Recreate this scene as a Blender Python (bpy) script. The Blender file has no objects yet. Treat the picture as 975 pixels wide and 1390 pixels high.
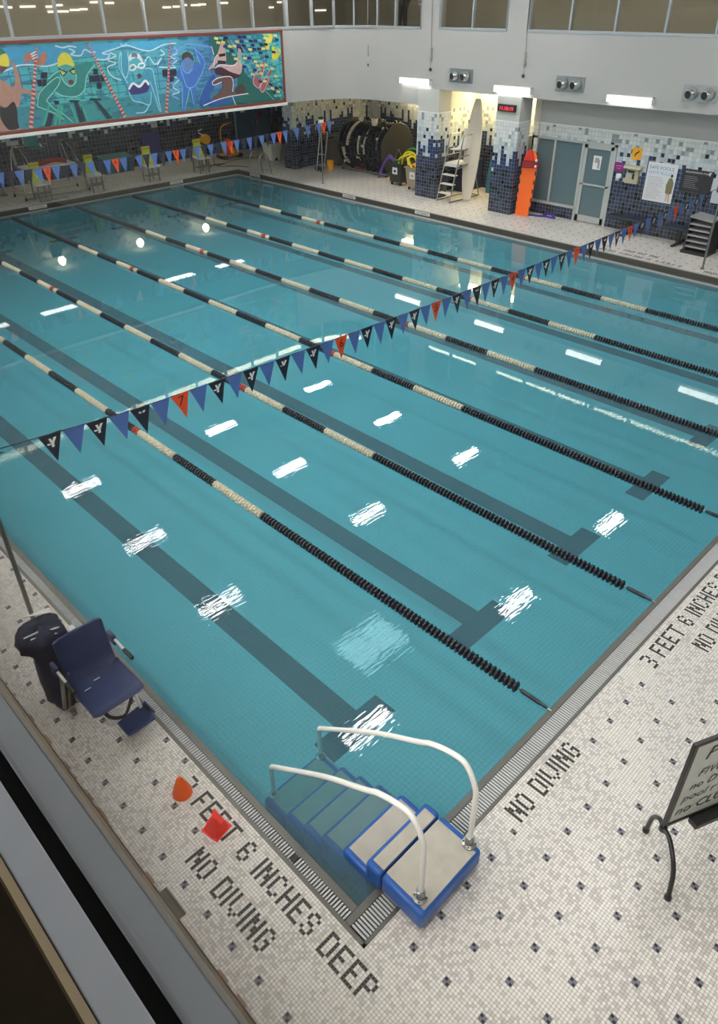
import bpy, math, random
from mathutils import Vector, Matrix
random.seed(7)
C = bpy.context.scene.collection
PI = math.pi

# ------------------------------------------------------------------ camera
CAM = Vector((-1.9415, -2.0253, 5.7775))
YAW, PIT, ROL, FOC = math.radians(45.5939), math.radians(-33.6063), math.radians(-0.43476), 985.8
d = Vector((math.cos(PIT)*math.cos(YAW), math.cos(PIT)*math.sin(YAW), math.sin(PIT)))
r0 = d.cross(Vector((0, 0, 1))).normalized(); u0 = r0.cross(d)
r_ = r0*math.cos(ROL) + u0*math.sin(ROL); u_ = -r0*math.sin(ROL) + u0*math.cos(ROL)
cd = bpy.data.cameras.new('camera'); cam = bpy.data.objects.new('camera', cd); C.objects.link(cam)
cam.matrix_world = Matrix(((r_.x, u_.x, -d.x, CAM.x), (r_.y, u_.y, -d.y, CAM.y), (r_.z, u_.z, -d.z, CAM.z), (0, 0, 0, 1)))
cd.lens = 36*FOC/1390; cd.sensor_width = 36; cd.shift_y = -45/1390; cd.clip_start = .02; cd.clip_end = 200
bpy.context.scene.camera = cam

def at(px, py, axis, val):
    """point where the sight line through a photo pixel meets a plane of the building"""
    v = d*FOC + r_*(px-487.5) - u_*(py-650); k = 'XYZ'.index(axis)
    return CAM + v*((val-CAM[k])/v[k])

# ------------------------------------------------------------------ materials
MATS = {}
def nodes(m): m.use_nodes = True; return m.node_tree
def mat(name, col, rough=.5, metal=0., emit=None, es=1., var=.06, spec=.5, alpha=1):
    if name in MATS: return MATS[name]
    m = bpy.data.materials.new(name); nt = nodes(m); b = nt.nodes['Principled BSDF']
    b.inputs['Roughness'].default_value = rough; b.inputs['Metallic'].default_value = metal
    b.inputs['Specular IOR Level'].default_value = spec
    tc = nt.nodes.new('ShaderNodeTexCoord'); nz = nt.nodes.new('ShaderNodeTexNoise'); nz.inputs['Scale'].default_value = 9
    mx = nt.nodes.new('ShaderNodeMix'); mx.data_type = 'RGBA'
    nt.links.new(tc.outputs['Object'], nz.inputs['Vector']); nt.links.new(nz.outputs['Fac'], mx.inputs[0])
    mx.inputs[6].default_value = tuple(c*(1-var) for c in col)+(1,); mx.inputs[7].default_value = tuple(min(1, c*(1+var)) for c in col)+(1,)
    nt.links.new(mx.outputs[2], b.inputs['Base Color'])
    if emit: b.inputs['Emission Color'].default_value = (*emit, 1); b.inputs['Emission Strength'].default_value = es
    MATS[name] = m; return m
def srgb(r, g, b):
    f = lambda c: ((c/255+.055)/1.055)**2.4 if c > 10 else c/255/12.92
    return (f(r), f(g), f(b))
class NT:
    def __init__(s, m): s.m = m; s.t = nodes(m); s.b = s.t.nodes['Principled BSDF']
    def n(s, k, **kw):
        x = s.t.nodes.new(k)
        for a, v in kw.items(): setattr(x, a, v)
        return x
    def put(s, sock, v):
        if isinstance(v, bpy.types.NodeSocket): s.t.links.new(v, sock)
        else: sock.default_value = v
    def M(s, op, a, b=None, c=None):
        x = s.n('ShaderNodeMath', operation=op); s.put(x.inputs[0], a)
        if b is not None: s.put(x.inputs[1], b)
        if c is not None: s.put(x.inputs[2], c)
        return x.outputs[0]
    def mix(s, f, a, b):
        x = s.n('ShaderNodeMix', data_type='RGBA'); s.put(x.inputs[0], f)
        for i, v in ((6, a), (7, b)): s.put(x.inputs[i], v if isinstance(v, bpy.types.NodeSocket) else (*v, 1))
        return x.outputs[2]
    def pos(s):
        g = s.n('ShaderNodeNewGeometry'); q = s.n('ShaderNodeSeparateXYZ'); s.t.links.new(g.outputs['Position'], q.inputs[0]); return q.outputs, g
    def wn(s, a, b, c=0.):
        v = s.n('ShaderNodeCombineXYZ'); s.put(v.inputs[0], a); s.put(v.inputs[1], b); s.put(v.inputs[2], c)
        w = s.n('ShaderNodeTexWhiteNoise'); s.t.links.new(v.outputs[0], w.inputs['Vector']); return w.outputs['Value']
    def schlick(s, f0, normal=None):
        lw = s.n('ShaderNodeLayerWeight'); lw.inputs['Blend'].default_value = .5
        if normal is not None: s.t.links.new(normal, lw.inputs['Normal'])
        return s.M('MULTIPLY_ADD', s.M('POWER', lw.outputs['Facing'], 5.), 1-f0, f0)
    def noise(s, vec, sc, det=2.):
        z = s.n('ShaderNodeTexNoise'); z.inputs['Scale'].default_value = sc; z.inputs['Detail'].default_value = det
        if vec is not None: s.t.links.new(vec, z.inputs['Vector'])
        return z.outputs['Fac']

P_ = .02604
def mosaic():
    m = bpy.data.materials.new('mosaic_deck'); N = NT(m); p, g = N.pos(); M = N.M
    x = M('DIVIDE', M('SUBTRACT', p[0], .085-P_), P_); y = M('DIVIDE', M('SUBTRACT', p[1], .137-P_), P_)
    ix, iy = M('FLOOR', x), M('FLOOR', y); fx, fy = M('FRACT', x), M('FRACT', y)
    gr = M('MAXIMUM', M('LESS_THAN', fx, .12), M('LESS_THAN', fy, .12))
    w = N.wn(ix, iy); w2 = N.wn(ix, iy, 5.)
    big = N.noise(g.outputs['Position'], 1.3, 3.)
    thr = M('MULTIPLY_ADD', big, 1.3, -.42)                   # patches with more grey tiles
    col = N.mix(M('MULTIPLY', w2, .8), (.84, .80, .76), (.70, .66, .62))
    col = N.mix(M('MULTIPLY', M('LESS_THAN', w, thr), .8), col, (.54, .51, .49))
    mx, my = M('FLOORED_MODULO', ix, 12.), M('FLOORED_MODULO', iy, 12.)
    inm = M('MULTIPLY', M('LESS_THAN', mx, 1.5), M('LESS_THAN', my, 1.5))
    # borders beside the lettering and gutter have no motifs
    def inbox(x0, x1, y0, y1):
        return M('MULTIPLY', M('MULTIPLY', M('GREATER_THAN', p[0], x0), M('LESS_THAN', p[0], x1)), M('MULTIPLY', M('GREATER_THAN', p[1], y0), M('LESS_THAN', p[1], y1)))
    ex = M('MAXIMUM', inbox(1.35, 2.5, -.6, 0), inbox(3.6, 6.9, -.84, 0))
    ex = M('MAXIMUM', ex, inbox(-.5, 0, -1.2, 1.97)); ex = M('MAXIMUM', ex, inbox(-.82, 0, -1.2, 1.27))
    inm = M('MULTIPLY', inm, M('SUBTRACT', 1., ex))
    dk = M('COMPARE', mx, my, .5)
    col = N.mix(inm, col, (.16, .17, .22)); col = N.mix(M('MULTIPLY', inm, dk), col, (.012, .012, .03))
    fine = N.noise(g.outputs['Position'], 30., 2.)
    grc = N.mix(fine, (.16, .14, .12), (.36, .32, .28))
    col = N.mix(M('MULTIPLY', gr, M('SUBTRACT', 1., M('MULTIPLY', inm, .0))), col, grc)
    # old wear: dirtier walkway along the left wall, one dark patch by the drain
    dirt = M('MULTIPLY', inbox(-1.8, -.15, -3., 30.), M('MULTIPLY', N.noise(g.outputs['Position'], 2.2, 4.), .14))
    col = N.mix(dirt, col, (.20, .16, .10))
    rust = M('MULTIPLY', M('MULTIPLY', M('LESS_THAN', p[0], -1.0), M('GREATER_THAN', N.noise(g.outputs['Position'], 5., 4.), .53)), .75)
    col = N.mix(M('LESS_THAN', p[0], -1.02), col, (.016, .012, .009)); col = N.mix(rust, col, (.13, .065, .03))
    N.t.links.new(col, N.b.inputs['Base Color'])
    N.put(N.b.inputs['Roughness'], M('MULTIPLY_ADD', gr, .4, .32)); N.b.inputs['Specular IOR Level'].default_value = .35
    bp = N.n('ShaderNodeBump'); bp.inputs['Strength'].default_value = .25; bp.inputs['Distance'].default_value = .002
    N.put(bp.inputs['Height'], M('SUBTRACT', 1., gr)); N.t.links.new(bp.outputs[0], N.b.inputs['Normal'])
    return m

def wall_tile(name, zA, zB, zC, top, s=.106, seed=0., stray_t=.86, stray_z=.12):
    """navy tiles low down breaking up through pale blue into white, with a few stray dark ones"""
    m = bpy.data.materials.new(name); N = NT(m); p, g = N.pos(); M = N.M
    u = M('DIVIDE', M('ADD', p[0], p[1]), s); z = M('DIVIDE', M('SUBTRACT', p[2], .14), s)
    iu, iz = M('FLOOR', u), M('FLOOR', z); fu, fz = M('FRACT', u), M('FRACT', z)
    gr = M('MAXIMUM', M('LESS_THAN', fu, .085), M('LESS_THAN', fz, .085))
    rc, rd = N.wn(iu, seed, 1.), N.wn(iu, seed, 2.); rt, rs = N.wn(iu, iz, 3.+seed), N.wn(iu, iz, 4.+seed)
    zz = M('MULTIPLY', iz, s); zz = M('ADD', zz, .14)
    hA = M('MULTIPLY_ADD', rc, zB-zA, zA); hB = M('MULTIPLY_ADD', rd, zC-zB, zB)
    blue = M('LESS_THAN', zz, hA); pale = M('LESS_THAN', zz, hB)
    white = N.mix(rt, (.62, .64, .64), (.72, .73, .72))
    white = N.mix(M('GREATER_THAN', rt, .86), white, (.27, .29, .30))
    palec = N.mix(rs, (.38, .44, .50), (.60, .64, .66)); palec = N.mix(M('GREATER_THAN', rt, .93), palec, (.01, .012, .03))
    low = M('LESS_THAN', zz, zA)
    bl = N.mix(rt, (.010, .022, .075), (.025, .055, .17))
    nv = N.mix(rt, (.014, .019, .045), (.035, .05, .11)); nv = N.mix(M('GREATER_THAN', rs, .78), nv, (.006, .006, .012))
    bc = N.mix(low, bl, nv)
    stray = M('MULTIPLY', M('GREATER_THAN', rs, stray_t), M('GREATER_THAN', zz, M('MULTIPLY_ADD', rt, .3, zA-stray_z))); bc = N.mix(stray, bc, (.42, .48, .56))
    col = N.mix(pale, white, palec); col = N.mix(blue, col, bc)
    grc = N.mix(blue, (.45, .46, .45), (.20, .21, .22)); col = N.mix(gr, col, grc)
    plain = M('GREATER_THAN', p[2], top); col = N.mix(plain, col, (.50, .50, .47))
    N.t.links.new(col, N.b.inputs['Base Color']); N.put(N.b.inputs['Roughness'], M('MULTIPLY_ADD', plain, .45, .22))
    return m

def pool_tile():
    m = bpy.data.materials.new('pool_tile'); N = NT(m); p, g = N.pos(); M = N.M
    def line(c, s, w):   # thin grout lines
        return M('LESS_THAN', M('FRACT', M('DIVIDE', c, s)), w)
    gr = M('MAXIMUM', line(p[0], .0521, .1), line(p[1], .0521, .1))
    col = N.mix(N.noise(g.outputs['Position'], .8, 3.), (.66, .72, .70), (.74, .78, .76))
    dark = None
    k = M('FLOOR', M('DIVIDE', M('SUBTRACT', p[0], 1.4455-1.065), 2.1275)); xr = M('SUBTRACT', M('SUBTRACT', p[0], 1.4455), M('MULTIPLY', k, 2.1275))
    ax = M('ABSOLUTE', xr)
    stem = M('MULTIPLY', M('LESS_THAN', ax, .155), M('MULTIPLY', M('GREATER_THAN', p[1], 1.36), M('LESS_THAN', p[1], 21.4)))
    bar1 = M('MULTIPLY', M('LESS_THAN', ax, .45), M('MULTIPLY', M('GREATER_THAN', p[1], 1.36), M('LESS_THAN', p[1], 1.66)))
    bar2 = M('MULTIPLY', M('LESS_THAN', ax, .45), M('MULTIPLY', M('GREATER_THAN', p[1], 21.1), M('LESS_THAN', p[1], 21.4)))
    dark = M('MULTIPLY', M('MAXIMUM', stem, M('MAXIMUM', bar1, bar2)), M('LESS_THAN', k, 6.5))
    band = M('GREATER_THAN', p[2], -.12)                      # dark waterline band on the basin walls
    col = N.mix(gr, col, (.5, .55, .55)); col = N.mix(M('MAXIMUM', dark, M('MULTIPLY', band, .75)), col, N.mix(gr, (.06, .085, .11), (.13, .16, .18)))
    N.t.links.new(col, N.b.inputs['Base Color']); N.b.inputs['Roughness'].default_value = .5
    return m

def water_mat():
    m = bpy.data.materials.new('pool_water'); N = NT(m); M = N.M; t = N.t; p, g = N.pos()
    out = [n for n in t.nodes if n.type == 'OUTPUT_MATERIAL'][0]; t.nodes.remove(N.b)
    # ripples: finer and stronger at the shallow end, calm far off
    mp = N.n('ShaderNodeMapping'); mp.inputs['Scale'].default_value = (5., 26., 1.); t.links.new(g.outputs['Position'], mp.inputs['Vector'])
    n1 = N.noise(mp.outputs[0], 1., 1.); n2 = N.noise(g.outputs['Position'], 2.2, 1.)
    calm = M('MULTIPLY_ADD', M('SMOOTH_MIN', M('DIVIDE', M('ADD', p[0], M('MULTIPLY', p[1], 1.6)), 16.), 1., .3), -.93, 1.)
    calm = M('MAXIMUM', calm, .06)
    h = M('ADD', M('MULTIPLY', n1, M('MULTIPLY', calm, .5)), M('MULTIPLY', n2, M('MULTIPLY_ADD', calm, .30, .05)))
    bp = N.n('ShaderNodeBump'); bp.inputs['Strength'].default_value = 1.; bp.inputs['Distance'].default_value = .0022; N.put(bp.inputs['Height'], h)
    gl = N.n('ShaderNodeBsdfGlossy'); gl.inputs['Roughness'].default_value = 0.; t.links.new(bp.outputs[0], gl.inputs['Normal'])
    fr = N.schlick(.022, bp.outputs[0])
    tr = N.n('ShaderNodeBsdfTransparent'); tr.inputs['Color'].default_value = (.555, .705, .765, 1)
    df = N.n('ShaderNodeBsdfDiffuse'); df.inputs['Color'].default_value = (.28, .48, .55, 1)      # the cloudiness of the water
    s1 = N.n('ShaderNodeMixShader'); s1.inputs[0].default_value = .17; t.links.new(tr.outputs[0], s1.inputs[1]); t.links.new(df.outputs[0], s1.inputs[2])
    s2 = N.n('ShaderNodeMixShader'); t.links.new(fr, s2.inputs[0]); t.links.new(s1.outputs[0], s2.inputs[1]); t.links.new(gl.outputs[0], s2.inputs[2])
    # only the surface reflects; the body below it is clear
    q = N.n('ShaderNodeSeparateXYZ'); t.links.new(g.outputs['True Normal'], q.inputs[0])
    up = M('GREATER_THAN', M('ABSOLUTE', q.outputs[2]), .5); up = M('MULTIPLY', up, M('GREATER_THAN', p[2], -.2))
    cl = N.n('ShaderNodeBsdfTransparent'); s3 = N.n('ShaderNodeMixShader'); N.put(s3.inputs[0], up); t.links.new(cl.outputs[0], s3.inputs[1]); t.links.new(s2.outputs[0], s3.inputs[2])
    t.links.new(s3.outputs[0], out.inputs['Surface'])
    va = N.n('ShaderNodeVolumeAbsorption'); va.inputs['Color'].default_value = (.10, .88, .93, 1); va.inputs['Density'].default_value = 1.0
    t.links.new(va.outputs[0], out.inputs['Volume'])
    return m

def glass_mat(name, tint=(1, 1, 1), rough=0.):
    if name in MATS: return MATS[name]
    m = bpy.data.materials.new(name); N = NT(m); t = N.t
    out = [n for n in t.nodes if n.type == 'OUTPUT_MATERIAL'][0]; t.nodes.remove(N.b)
    gl = N.n('ShaderNodeBsdfGlossy'); gl.inputs['Roughness'].default_value = rough
    fr = N.schlick(.025)
    tr = N.n('ShaderNodeBsdfTransparent'); tr.inputs['Color'].default_value = (*tint, 1)
    s = N.n('ShaderNodeMixShader'); t.links.new(fr, s.inputs[0]); t.links.new(tr.outputs[0], s.inputs[1]); t.links.new(gl.outputs[0], s.inputs[2])
    t.links.new(s.outputs[0], out.inputs['Surface']); MATS[name] = m; return m

MOS = mosaic(); PT = pool_tile()
T_R = wall_tile('tiles_right', 1.35, 1.95, 2.5, 2.70); T_F = wall_tile('tiles_far', 1.5, 1.9, 2.4, 4.5, .145, 7., .66, .25)
T_D = wall_tile('tiles_doorwall', 1.35, 2.1, 2.4, 2.66, .106, 3.)
WHITE = mat('painted_wall', (.405, .395, .385), .75, var=.03)
CEIL = mat('ceiling_paint', (.62, .63, .62), .8)
STEEL = mat('stainless_steel', (.42, .42, .41), .28, 1.)
DSTEEL = mat('dull_steel', (.30, .29, .27), .38, 1.)
ALU = mat('grey_aluminium', (.36, .39, .42), .4, .3)
GUT = mat('gutter_metal', (.17, .165, .15), .38, .75)
GRATE = mat('grate_plastic', (.52, .53, .54), .45)
TROUGH = mat('dark_trough', (.02, .02, .02), .7)
BLACK = mat('black_plastic', (.014, .014, .017), .45)
NAVYF = mat('navy_vinyl', (.008, .012, .03), .45); BLUEF = mat('periwinkle_vinyl', srgb(78, 110, 175), .45); ORANF = mat('orange_vinyl', srgb(235, 78, 30), .45)
WHITEP = mat('white_plastic', (.72, .72, .70), .35); OFFW = mat('ivory_float', srgb(205, 196, 175), .5)
BLKF = mat('black_float', (.016, .018, .028), .35); REDF = mat('red_float', srgb(170, 60, 50), .5)
BLUEP = mat('blue_moulded_plastic', srgb(26, 88, 170), .35); TREAD = mat('worn_tread', srgb(178, 172, 162), .8, var=.18)
NAVYP = mat('navy_seat_plastic', srgb(42, 56, 98), .5); CLOTH = mat('navy_cover_cloth', srgb(38, 42, 66), .8)
CONE1 = mat('orange_cone', srgb(245, 105, 35), .45); CONE2 = mat('red_cone', srgb(245, 62, 50), .45)
YEL = mat('yellow_plastic', srgb(215, 200, 40), .5); YELO = mat('amber_plastic', srgb(235, 165, 20), .45)
GREYP = mat('grey_plastic', (.33, .32, .29), .5); TEALP = mat('teal_plastic', srgb(60, 150, 150), .4); REDP = mat('red_foam', srgb(165, 30, 38), .5)
TEXTB = mat('black_print', (.01, .01, .012), .6); TEXTW = mat('white_print', (.75, .75, .75), .6)

# ------------------------------------------------------------------ mesh builder
class MB:
    def __init__(s): s.v = []; s.f = []
    def add(s, vs, fs):
        n = len(s.v); s.v += [tuple(v) for v in vs]; s.f += [tuple(i+n for i in f) for f in fs]; return s
    def obox(s, c, a, b, e):
        c, a, b, e = map(Vector, (c, a, b, e)); vs = [c+a*i+b*j+e*k for k in (-1, 1) for j in (-1, 1) for i in (-1, 1)]
        fs = [(0, 2, 3, 1), (4, 5, 7, 6), (0, 1, 5, 4), (2, 6, 7, 3), (0, 4, 6, 2), (1, 3, 7, 5)]
        if a.cross(b).dot(e) < 0: fs = [tuple(reversed(f)) for f in fs]
        return s.add(vs, fs)
    def box(s, x0, x1, y0, y1, z0, z1):
        return s.obox(((x0+x1)/2, (y0+y1)/2, (z0+z1)/2), (abs(x1-x0)/2, 0, 0), (0, abs(y1-y0)/2, 0), (0, 0, abs(z1-z0)/2))
    def tube(s, pts, r, n=8, caps=True):
        pts = [Vector(p) for p in pts]; m = len(pts); rs = r if isinstance(r, (list, tuple)) else [r]*m
        ring = []; up = None
        for i, p in enumerate(pts):
            t = (pts[min(i+1, m-1)]-pts[max(i-1, 0)]).normalized()
            if up is None: up = t.orthogonal().normalized()
            up = (up - t*up.dot(t)); up = up.normalized() if up.length > 1e-6 else t.orthogonal().normalized()
            w = t.cross(up); ring.append([p+(up*math.cos(2*PI*k/n)+w*math.sin(2*PI*k/n))*rs[i] for k in range(n)])
        vs = [q for g in ring for q in g]; fs = [(i*n+k, i*n+(k+1) % n, (i+1)*n+(k+1) % n, (i+1)*n+k) for i in range(m-1) for k in range(n)]
        if caps: fs += [tuple(range(n-1, -1, -1)), tuple(range((m-1)*n, m*n))]
        return s.add(vs, fs)
    def prism(s, poly, vec):
        poly = [Vector(p) for p in poly]; vec = Vector(vec); n = len(poly)
        nr = Vector((0, 0, 0))
        for i in range(n): nr += (poly[i]-poly[0]).cross(poly[(i+1) % n]-poly[0])
        if nr.dot(vec) < 0: poly.reverse()
        vs = poly+[p+vec for p in poly]
        return s.add(vs, [tuple(range(n-1, -1, -1)), tuple(range(n, 2*n))]+[(i, (i+1) % n, n+(i+1) % n, n+i) for i in range(n)])
    def lathe(s, prof, c=(0, 0, 0), n=16, ax=(0, 0, 1)):
        ax = Vector(ax).normalized(); a = ax.orthogonal().normalized(); b = ax.cross(a); c = Vector(c)
        vs = [c+ax*z+(a*math.cos(2*PI*k/n)+b*math.sin(2*PI*k/n))*r for r, z in prof for k in range(n)]; m = len(prof)
        fs = [(i*n+k, i*n+(k+1) % n, (i+1)*n+(k+1) % n, (i+1)*n+k) for i in range(m-1) for k in range(n)]
        if prof[0][0] > 1e-5: fs.append(tuple(range(n-1, -1, -1)))
        if prof[-1][0] > 1e-5: fs.append(tuple(range((m-1)*n, m*n)))
        return s.add(vs, fs)
    def ribbon(s, pts, w, nrm, th):
        """a flat painted stroke on a plane with normal nrm"""
        pts = [Vector(p) for p in pts]; m = len(pts); nrm = Vector(nrm); L = []; R = []
        for i, p in enumerate(pts):
            t = (pts[min(i+1, m-1)]-pts[max(i-1, 0)]).normalized(); q = nrm.cross(t)*(w/2)
            L.append(p+q); R.append(p-q)
        vs = L+R; return s.add([v+nrm*th for v in vs], [(i, i+1, m+i+1, m+i) for i in range(m-1)])
    def text(s, body, o, u, v, size, align='LEFT', th=.002):
        cu = bpy.data.curves.new('t', 'FONT'); cu.body = body; cu.size = size; cu.align_x = align; cu.resolution_u = 2
        ob = bpy.data.objects.new('t', cu); C.objects.link(ob); dg = bpy.context.evaluated_depsgraph_get(); dg.update()
        me = ob.evaluated_get(dg).to_mesh(); o, u, v = Vector(o), Vector(u), Vector(v); nr = u.cross(v)
        s.add([o+u*q.co.x+v*q.co.y+nr*th for q in me.vertices], [tuple(f.vertices) for f in me.polygons])
        ob.evaluated_get(dg).to_mesh_clear(); bpy.data.objects.remove(ob); bpy.data.curves.remove(cu); return s
    def mesh(s, name, m, smooth=None, mats=None):
        me = bpy.data.meshes.new(name); me.from_pydata(s.v, [], s.f)
        for x in ([m] if not isinstance(m, list) else m): me.materials.append(x)
        if smooth:
            me.polygons.foreach_set('use_smooth', [True]*len(me.polygons)); me.set_sharp_from_angle(angle=math.radians(smooth))
        me.update(); return me
    def build(s, name, m, parent=None, world=True, smooth=40, bevel=0., seg=2, label=None):
        me = s.mesh(name, m, smooth); o = bpy.data.objects.new(name, me); C.objects.link(o)
        if parent:
            o.parent = parent
            if world and parent.type == 'EMPTY': o.location = -parent.location
        if bevel:
            b = o.modifiers.new('bevel', 'BEVEL'); b.width = bevel; b.segments = seg; b.limit_method = 'ANGLE'; b.angle_limit = math.radians(40)
        if label: o['label'] = label
        return o
def tag(o, label, cat, group=None):
    o['label'] = label; o['category'] = cat
    if group: o['group'] = group
    return o
def thing(name, label, cat, loc=(0, 0, 0), rz=0., group=None):
    o = bpy.data.objects.new(name, None); C.objects.link(o); o.location = loc; o.rotation_euler = (0, 0, rz); o.empty_display_size = .1
    return tag(o, label, cat, group)
def struct(o): o['kind'] = 'structure'; return o
def S(name, m, *boxes, bevel=0.):
    b = MB()
    for q in boxes: b.box(*q)
    return struct(b.build(name, m, bevel=bevel))
def copy_tree(o, parent=None, loc=None):
    c = o.copy(); C.objects.link(c); c.parent = parent
    if loc is not None: c.location = loc
    for ch in list(o.children):
        copy_tree(ch, c)
    return c
def crom(pts, k=6):
    """smooth path through points"""
    P = [Vector(p) for p in pts]; out = []
    for i in range(len(P)-1):
        a, b, c, e = P[max(i-1, 0)], P[i], P[i+1], P[min(i+2, len(P)-1)]
        for j in range(k):
            t = j/k; out.append(.5*((2*b)+(c-a)*t+(2*a-5*b+4*c-e)*t*t+(3*b-a-3*c+e)*t**3))
    return out+[P[-1]]

W, L, H = 15.87, 22.86, .14
FX = 1.8     # the viewing windows stand at x = -FX
# ------------------------------------------------------------------ the setting: basin, gutters, decks
Zf = -.60
S('floor_pool_basin', PT, (-.02, W+.02, -.02, L+.02, Zf-.1, Zf))
S('wall_pool_near', PT, (-.3, W+.3, -.2, 0, Zf-.1, -.045)); S('wall_pool_left', PT, (-.16, 0, 0, L, Zf-.1, -.045))
S('wall_pool_far', PT, (-.3, W+.3, L, L+.2, Zf-.1, -.045)); S('wall_pool_right', PT, (W, W+.2, 0, L, Zf-.1, -.045))
MATS['pool_water'] = water_mat()
w = MB().box(.001, W-.001, .001, L-.001, Zf+.004, -.012).build('pool_water', MATS['pool_water'], smooth=None)
w['kind'] = 'structure'
# left and near gutters: inner lip, trough with cross bars, outer rim
def gutter(n, lip, bars, rim, trough):
    lip_o = S('trim_%d' % n, GUT, *lip, bevel=.004); struct(trough.build('trim_%d_trough' % n, TROUGH)); S('trim_%d_rim' % n, GUT, *rim, bevel=.003)
    o = bars.build('trim_%d_grate' % n, GRATE, smooth=None); struct(o)
b = MB(); y = -.02
while y < L: b.box(-.142, -.063, y, y+.0155, -.012, -.001); y += .0285
gutter(1, [(-.062, 0, 0, L, -.05, .004)], b, [(-.18, -.144, -.24, L+.1, -.05, .003)], MB().box(-.15, -.06, -.05, L, -.07, -.045))
b = MB(); x = -.13
while x < W+.2: b.box(x, x+.0165, -.205, -.062, -.012, -.001); x += .0285
gutter(2, [(-.144, W+.2, -.06, 0, -.05, .004)], b, [(-.18, W+.3, -.24, -.207, -.05, .003)], MB().box(-.144, W+.25, -.21, -.055, -.07, -.045))
# far and right gutters: pale lip, dark flat channel, dark riser up to the higher deck
LIP = mat('pale_lip_metal', (.40, .38, .37), .45)
S('trim_3', LIP, (0, W+.07, L, L+.07, -.05, .012), bevel=.004); S('trim_4', LIP, (W, W+.07, -.0, L+.07, -.05, .012), bevel=.004)
CH = mat('dark_channel_metal', (.075, .072, .062), .6, .2)
S('trim_3_channel', CH, (-.18, W+.24, L+.07, L+.24, -.05, 0)); S('trim_4_channel', CH, (W+.07, W+.24, -.06, L+.24, -.05, 0))
S('trim_3_riser', CH, (-.18, W+.28, L+.22, L+.26, -.05, H-.002)); S('trim_4_riser', CH, (W+.22, W+.26, -.3, L+.24, -.05, H-.002))
S('trim_3_edge', LIP, (-.18, W+.24, L+.215, L+.275, H-.012, H+.002)); S('trim_4_edge', LIP, (W+.215, W+.275, -.3, L+.22, H-.012, H+.002))
S('floor_left_deck', MOS, (-FX, -.18, -7, L+.24, -.25, 0)); S('floor_near_deck', MOS, (-.18, W+.24, -7, -.24, -.25, 0))
S('floor_right_deck', MOS, (W+.24, 22.2, -7, 27, -.2, H)); S('floor_far_deck', MOS, (-FX, W+.24, L+.24, 27, -.2, H))

# mosaic letters set in the deck, one inscription per line
FONT = {'N': ['X..X', 'XX.X', 'XX.X', 'X.XX', 'X.XX', 'X..X', 'X..X'], 'O': ['.XX.', 'X..X', 'X..X', 'X..X', 'X..X', 'X..X', '.XX.'],
 'D': ['XXX.', 'X..X', 'X..X', 'X..X', 'X..X', 'X..X', 'XXX.'], 'I': ['X']*7, 'V': ['X...X', 'X...X', 'X...X', 'X...X', 'X...X', '.X.X.', '..X..'],
 'G': ['.XX.', 'X..X', 'X...', 'X.XX', 'X..X', 'X..X', '.XX.'], 'F': ['XXXX', 'X...', 'X...', 'XXX.', 'X...', 'X...', 'X...'],
 'E': ['XXXX', 'X...', 'X...', 'XXX.', 'X...', 'X...', 'XXXX'], 'T': ['XXXXX', '..X..', '..X..', '..X..', '..X..', '..X..', '..X..'],
 '3': ['XXX.', '...X', '...X', '.XX.', '...X', '...X', 'XXX.'], '6': ['.XX.', 'X..X', 'X...', 'XXX.', 'X..X', 'X..X', '.XX.'],
 'C': ['.XX.', 'X..X', 'X...', 'X...', 'X...', 'X..X', '.XX.'], 'H': ['X..X', 'X..X', 'X..X', 'XXXX', 'X..X', 'X..X', 'X..X'],
 'S': ['.XX.', 'X..X', 'X...', '.XX.', '...X', 'X..X', '.XX.'], 'P': ['XXX.', 'X..X', 'X..X', 'XXX.', 'X...', 'X...', 'X...'], ' ': ['..']*7}
def lettering(txt, o, u, v, label, z=.0012):
    o, u, v = Vector((*o, z)), Vector((*u, 0)), Vector((*v, 0)); c = 0
    gx = lambda q: (round((q-.085+P_)/P_))*P_+.085-P_
    gy = lambda q: (round((q-.137+P_)/P_))*P_+.137-P_
    o = Vector((gx(o.x), gy(o.y), o.z)); t = thing('deck_lettering', label, 'floor lettering', tuple(o))
    for ch in txt:
        g = FONT[ch]; b = MB()
        for j, row in enumerate(g):
            for i, k in enumerate(row):
                if k == 'X':
                    q = o+u*((c+i+.5)*P_)+v*((6-j+.5)*P_); x0 = (math.floor((q.x-.085+P_)/P_)+.10)*P_+.085-P_; y0 = (math.floor((q.y-.137+P_)/P_)+.10)*P_+.137-P_; e = P_*.88
                    b.prism([(x0, y0, o.z), (x0+e, y0, o.z), (x0+e, y0+e, o.z), (x0, y0+e, o.z)], (0, 0, -.001))
        c += len(g[0])+1
        if ch != ' ': b.build('letter', TEXTB, t, smooth=None)
    return t
lettering('3 FEET 6 INCHES DEEP', (-.43, 1.84), (0, -1), (1, 0), 'black mosaic words 3 FEET 6 INCHES DEEP running from the cones to the near corner')
lettering('NO DIVING', (-.74, 1.22), (0, -1), (1, 0), 'black mosaic words NO DIVING left of the depth words, nearest the viewing window sill')
lettering('NO DIVING', (1.44, -.495), (1, 0), (0, 1), 'black mosaic words NO DIVING on the near deck, closest to the blue pool steps')
lettering('3 FEET 6 INCHES DEEP', (3.80, -.485), (1, 0), (0, 1), 'black mosaic words 3 FEET 6 INCHES on the near deck, beside the grate at right')
lettering('NO DIVING', (4.40, -.77), (1, 0), (0, 1), 'black mosaic words NO DIVING cut off by the right frame edge behind the depth words')
lettering('3 FEET 6 INCHES DEEP', (16.42, 5.1), (0, 1), (-1, 0), 'small distant mosaic words on the right deck, row nearest the water under the pennants', H+.0012)
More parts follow.
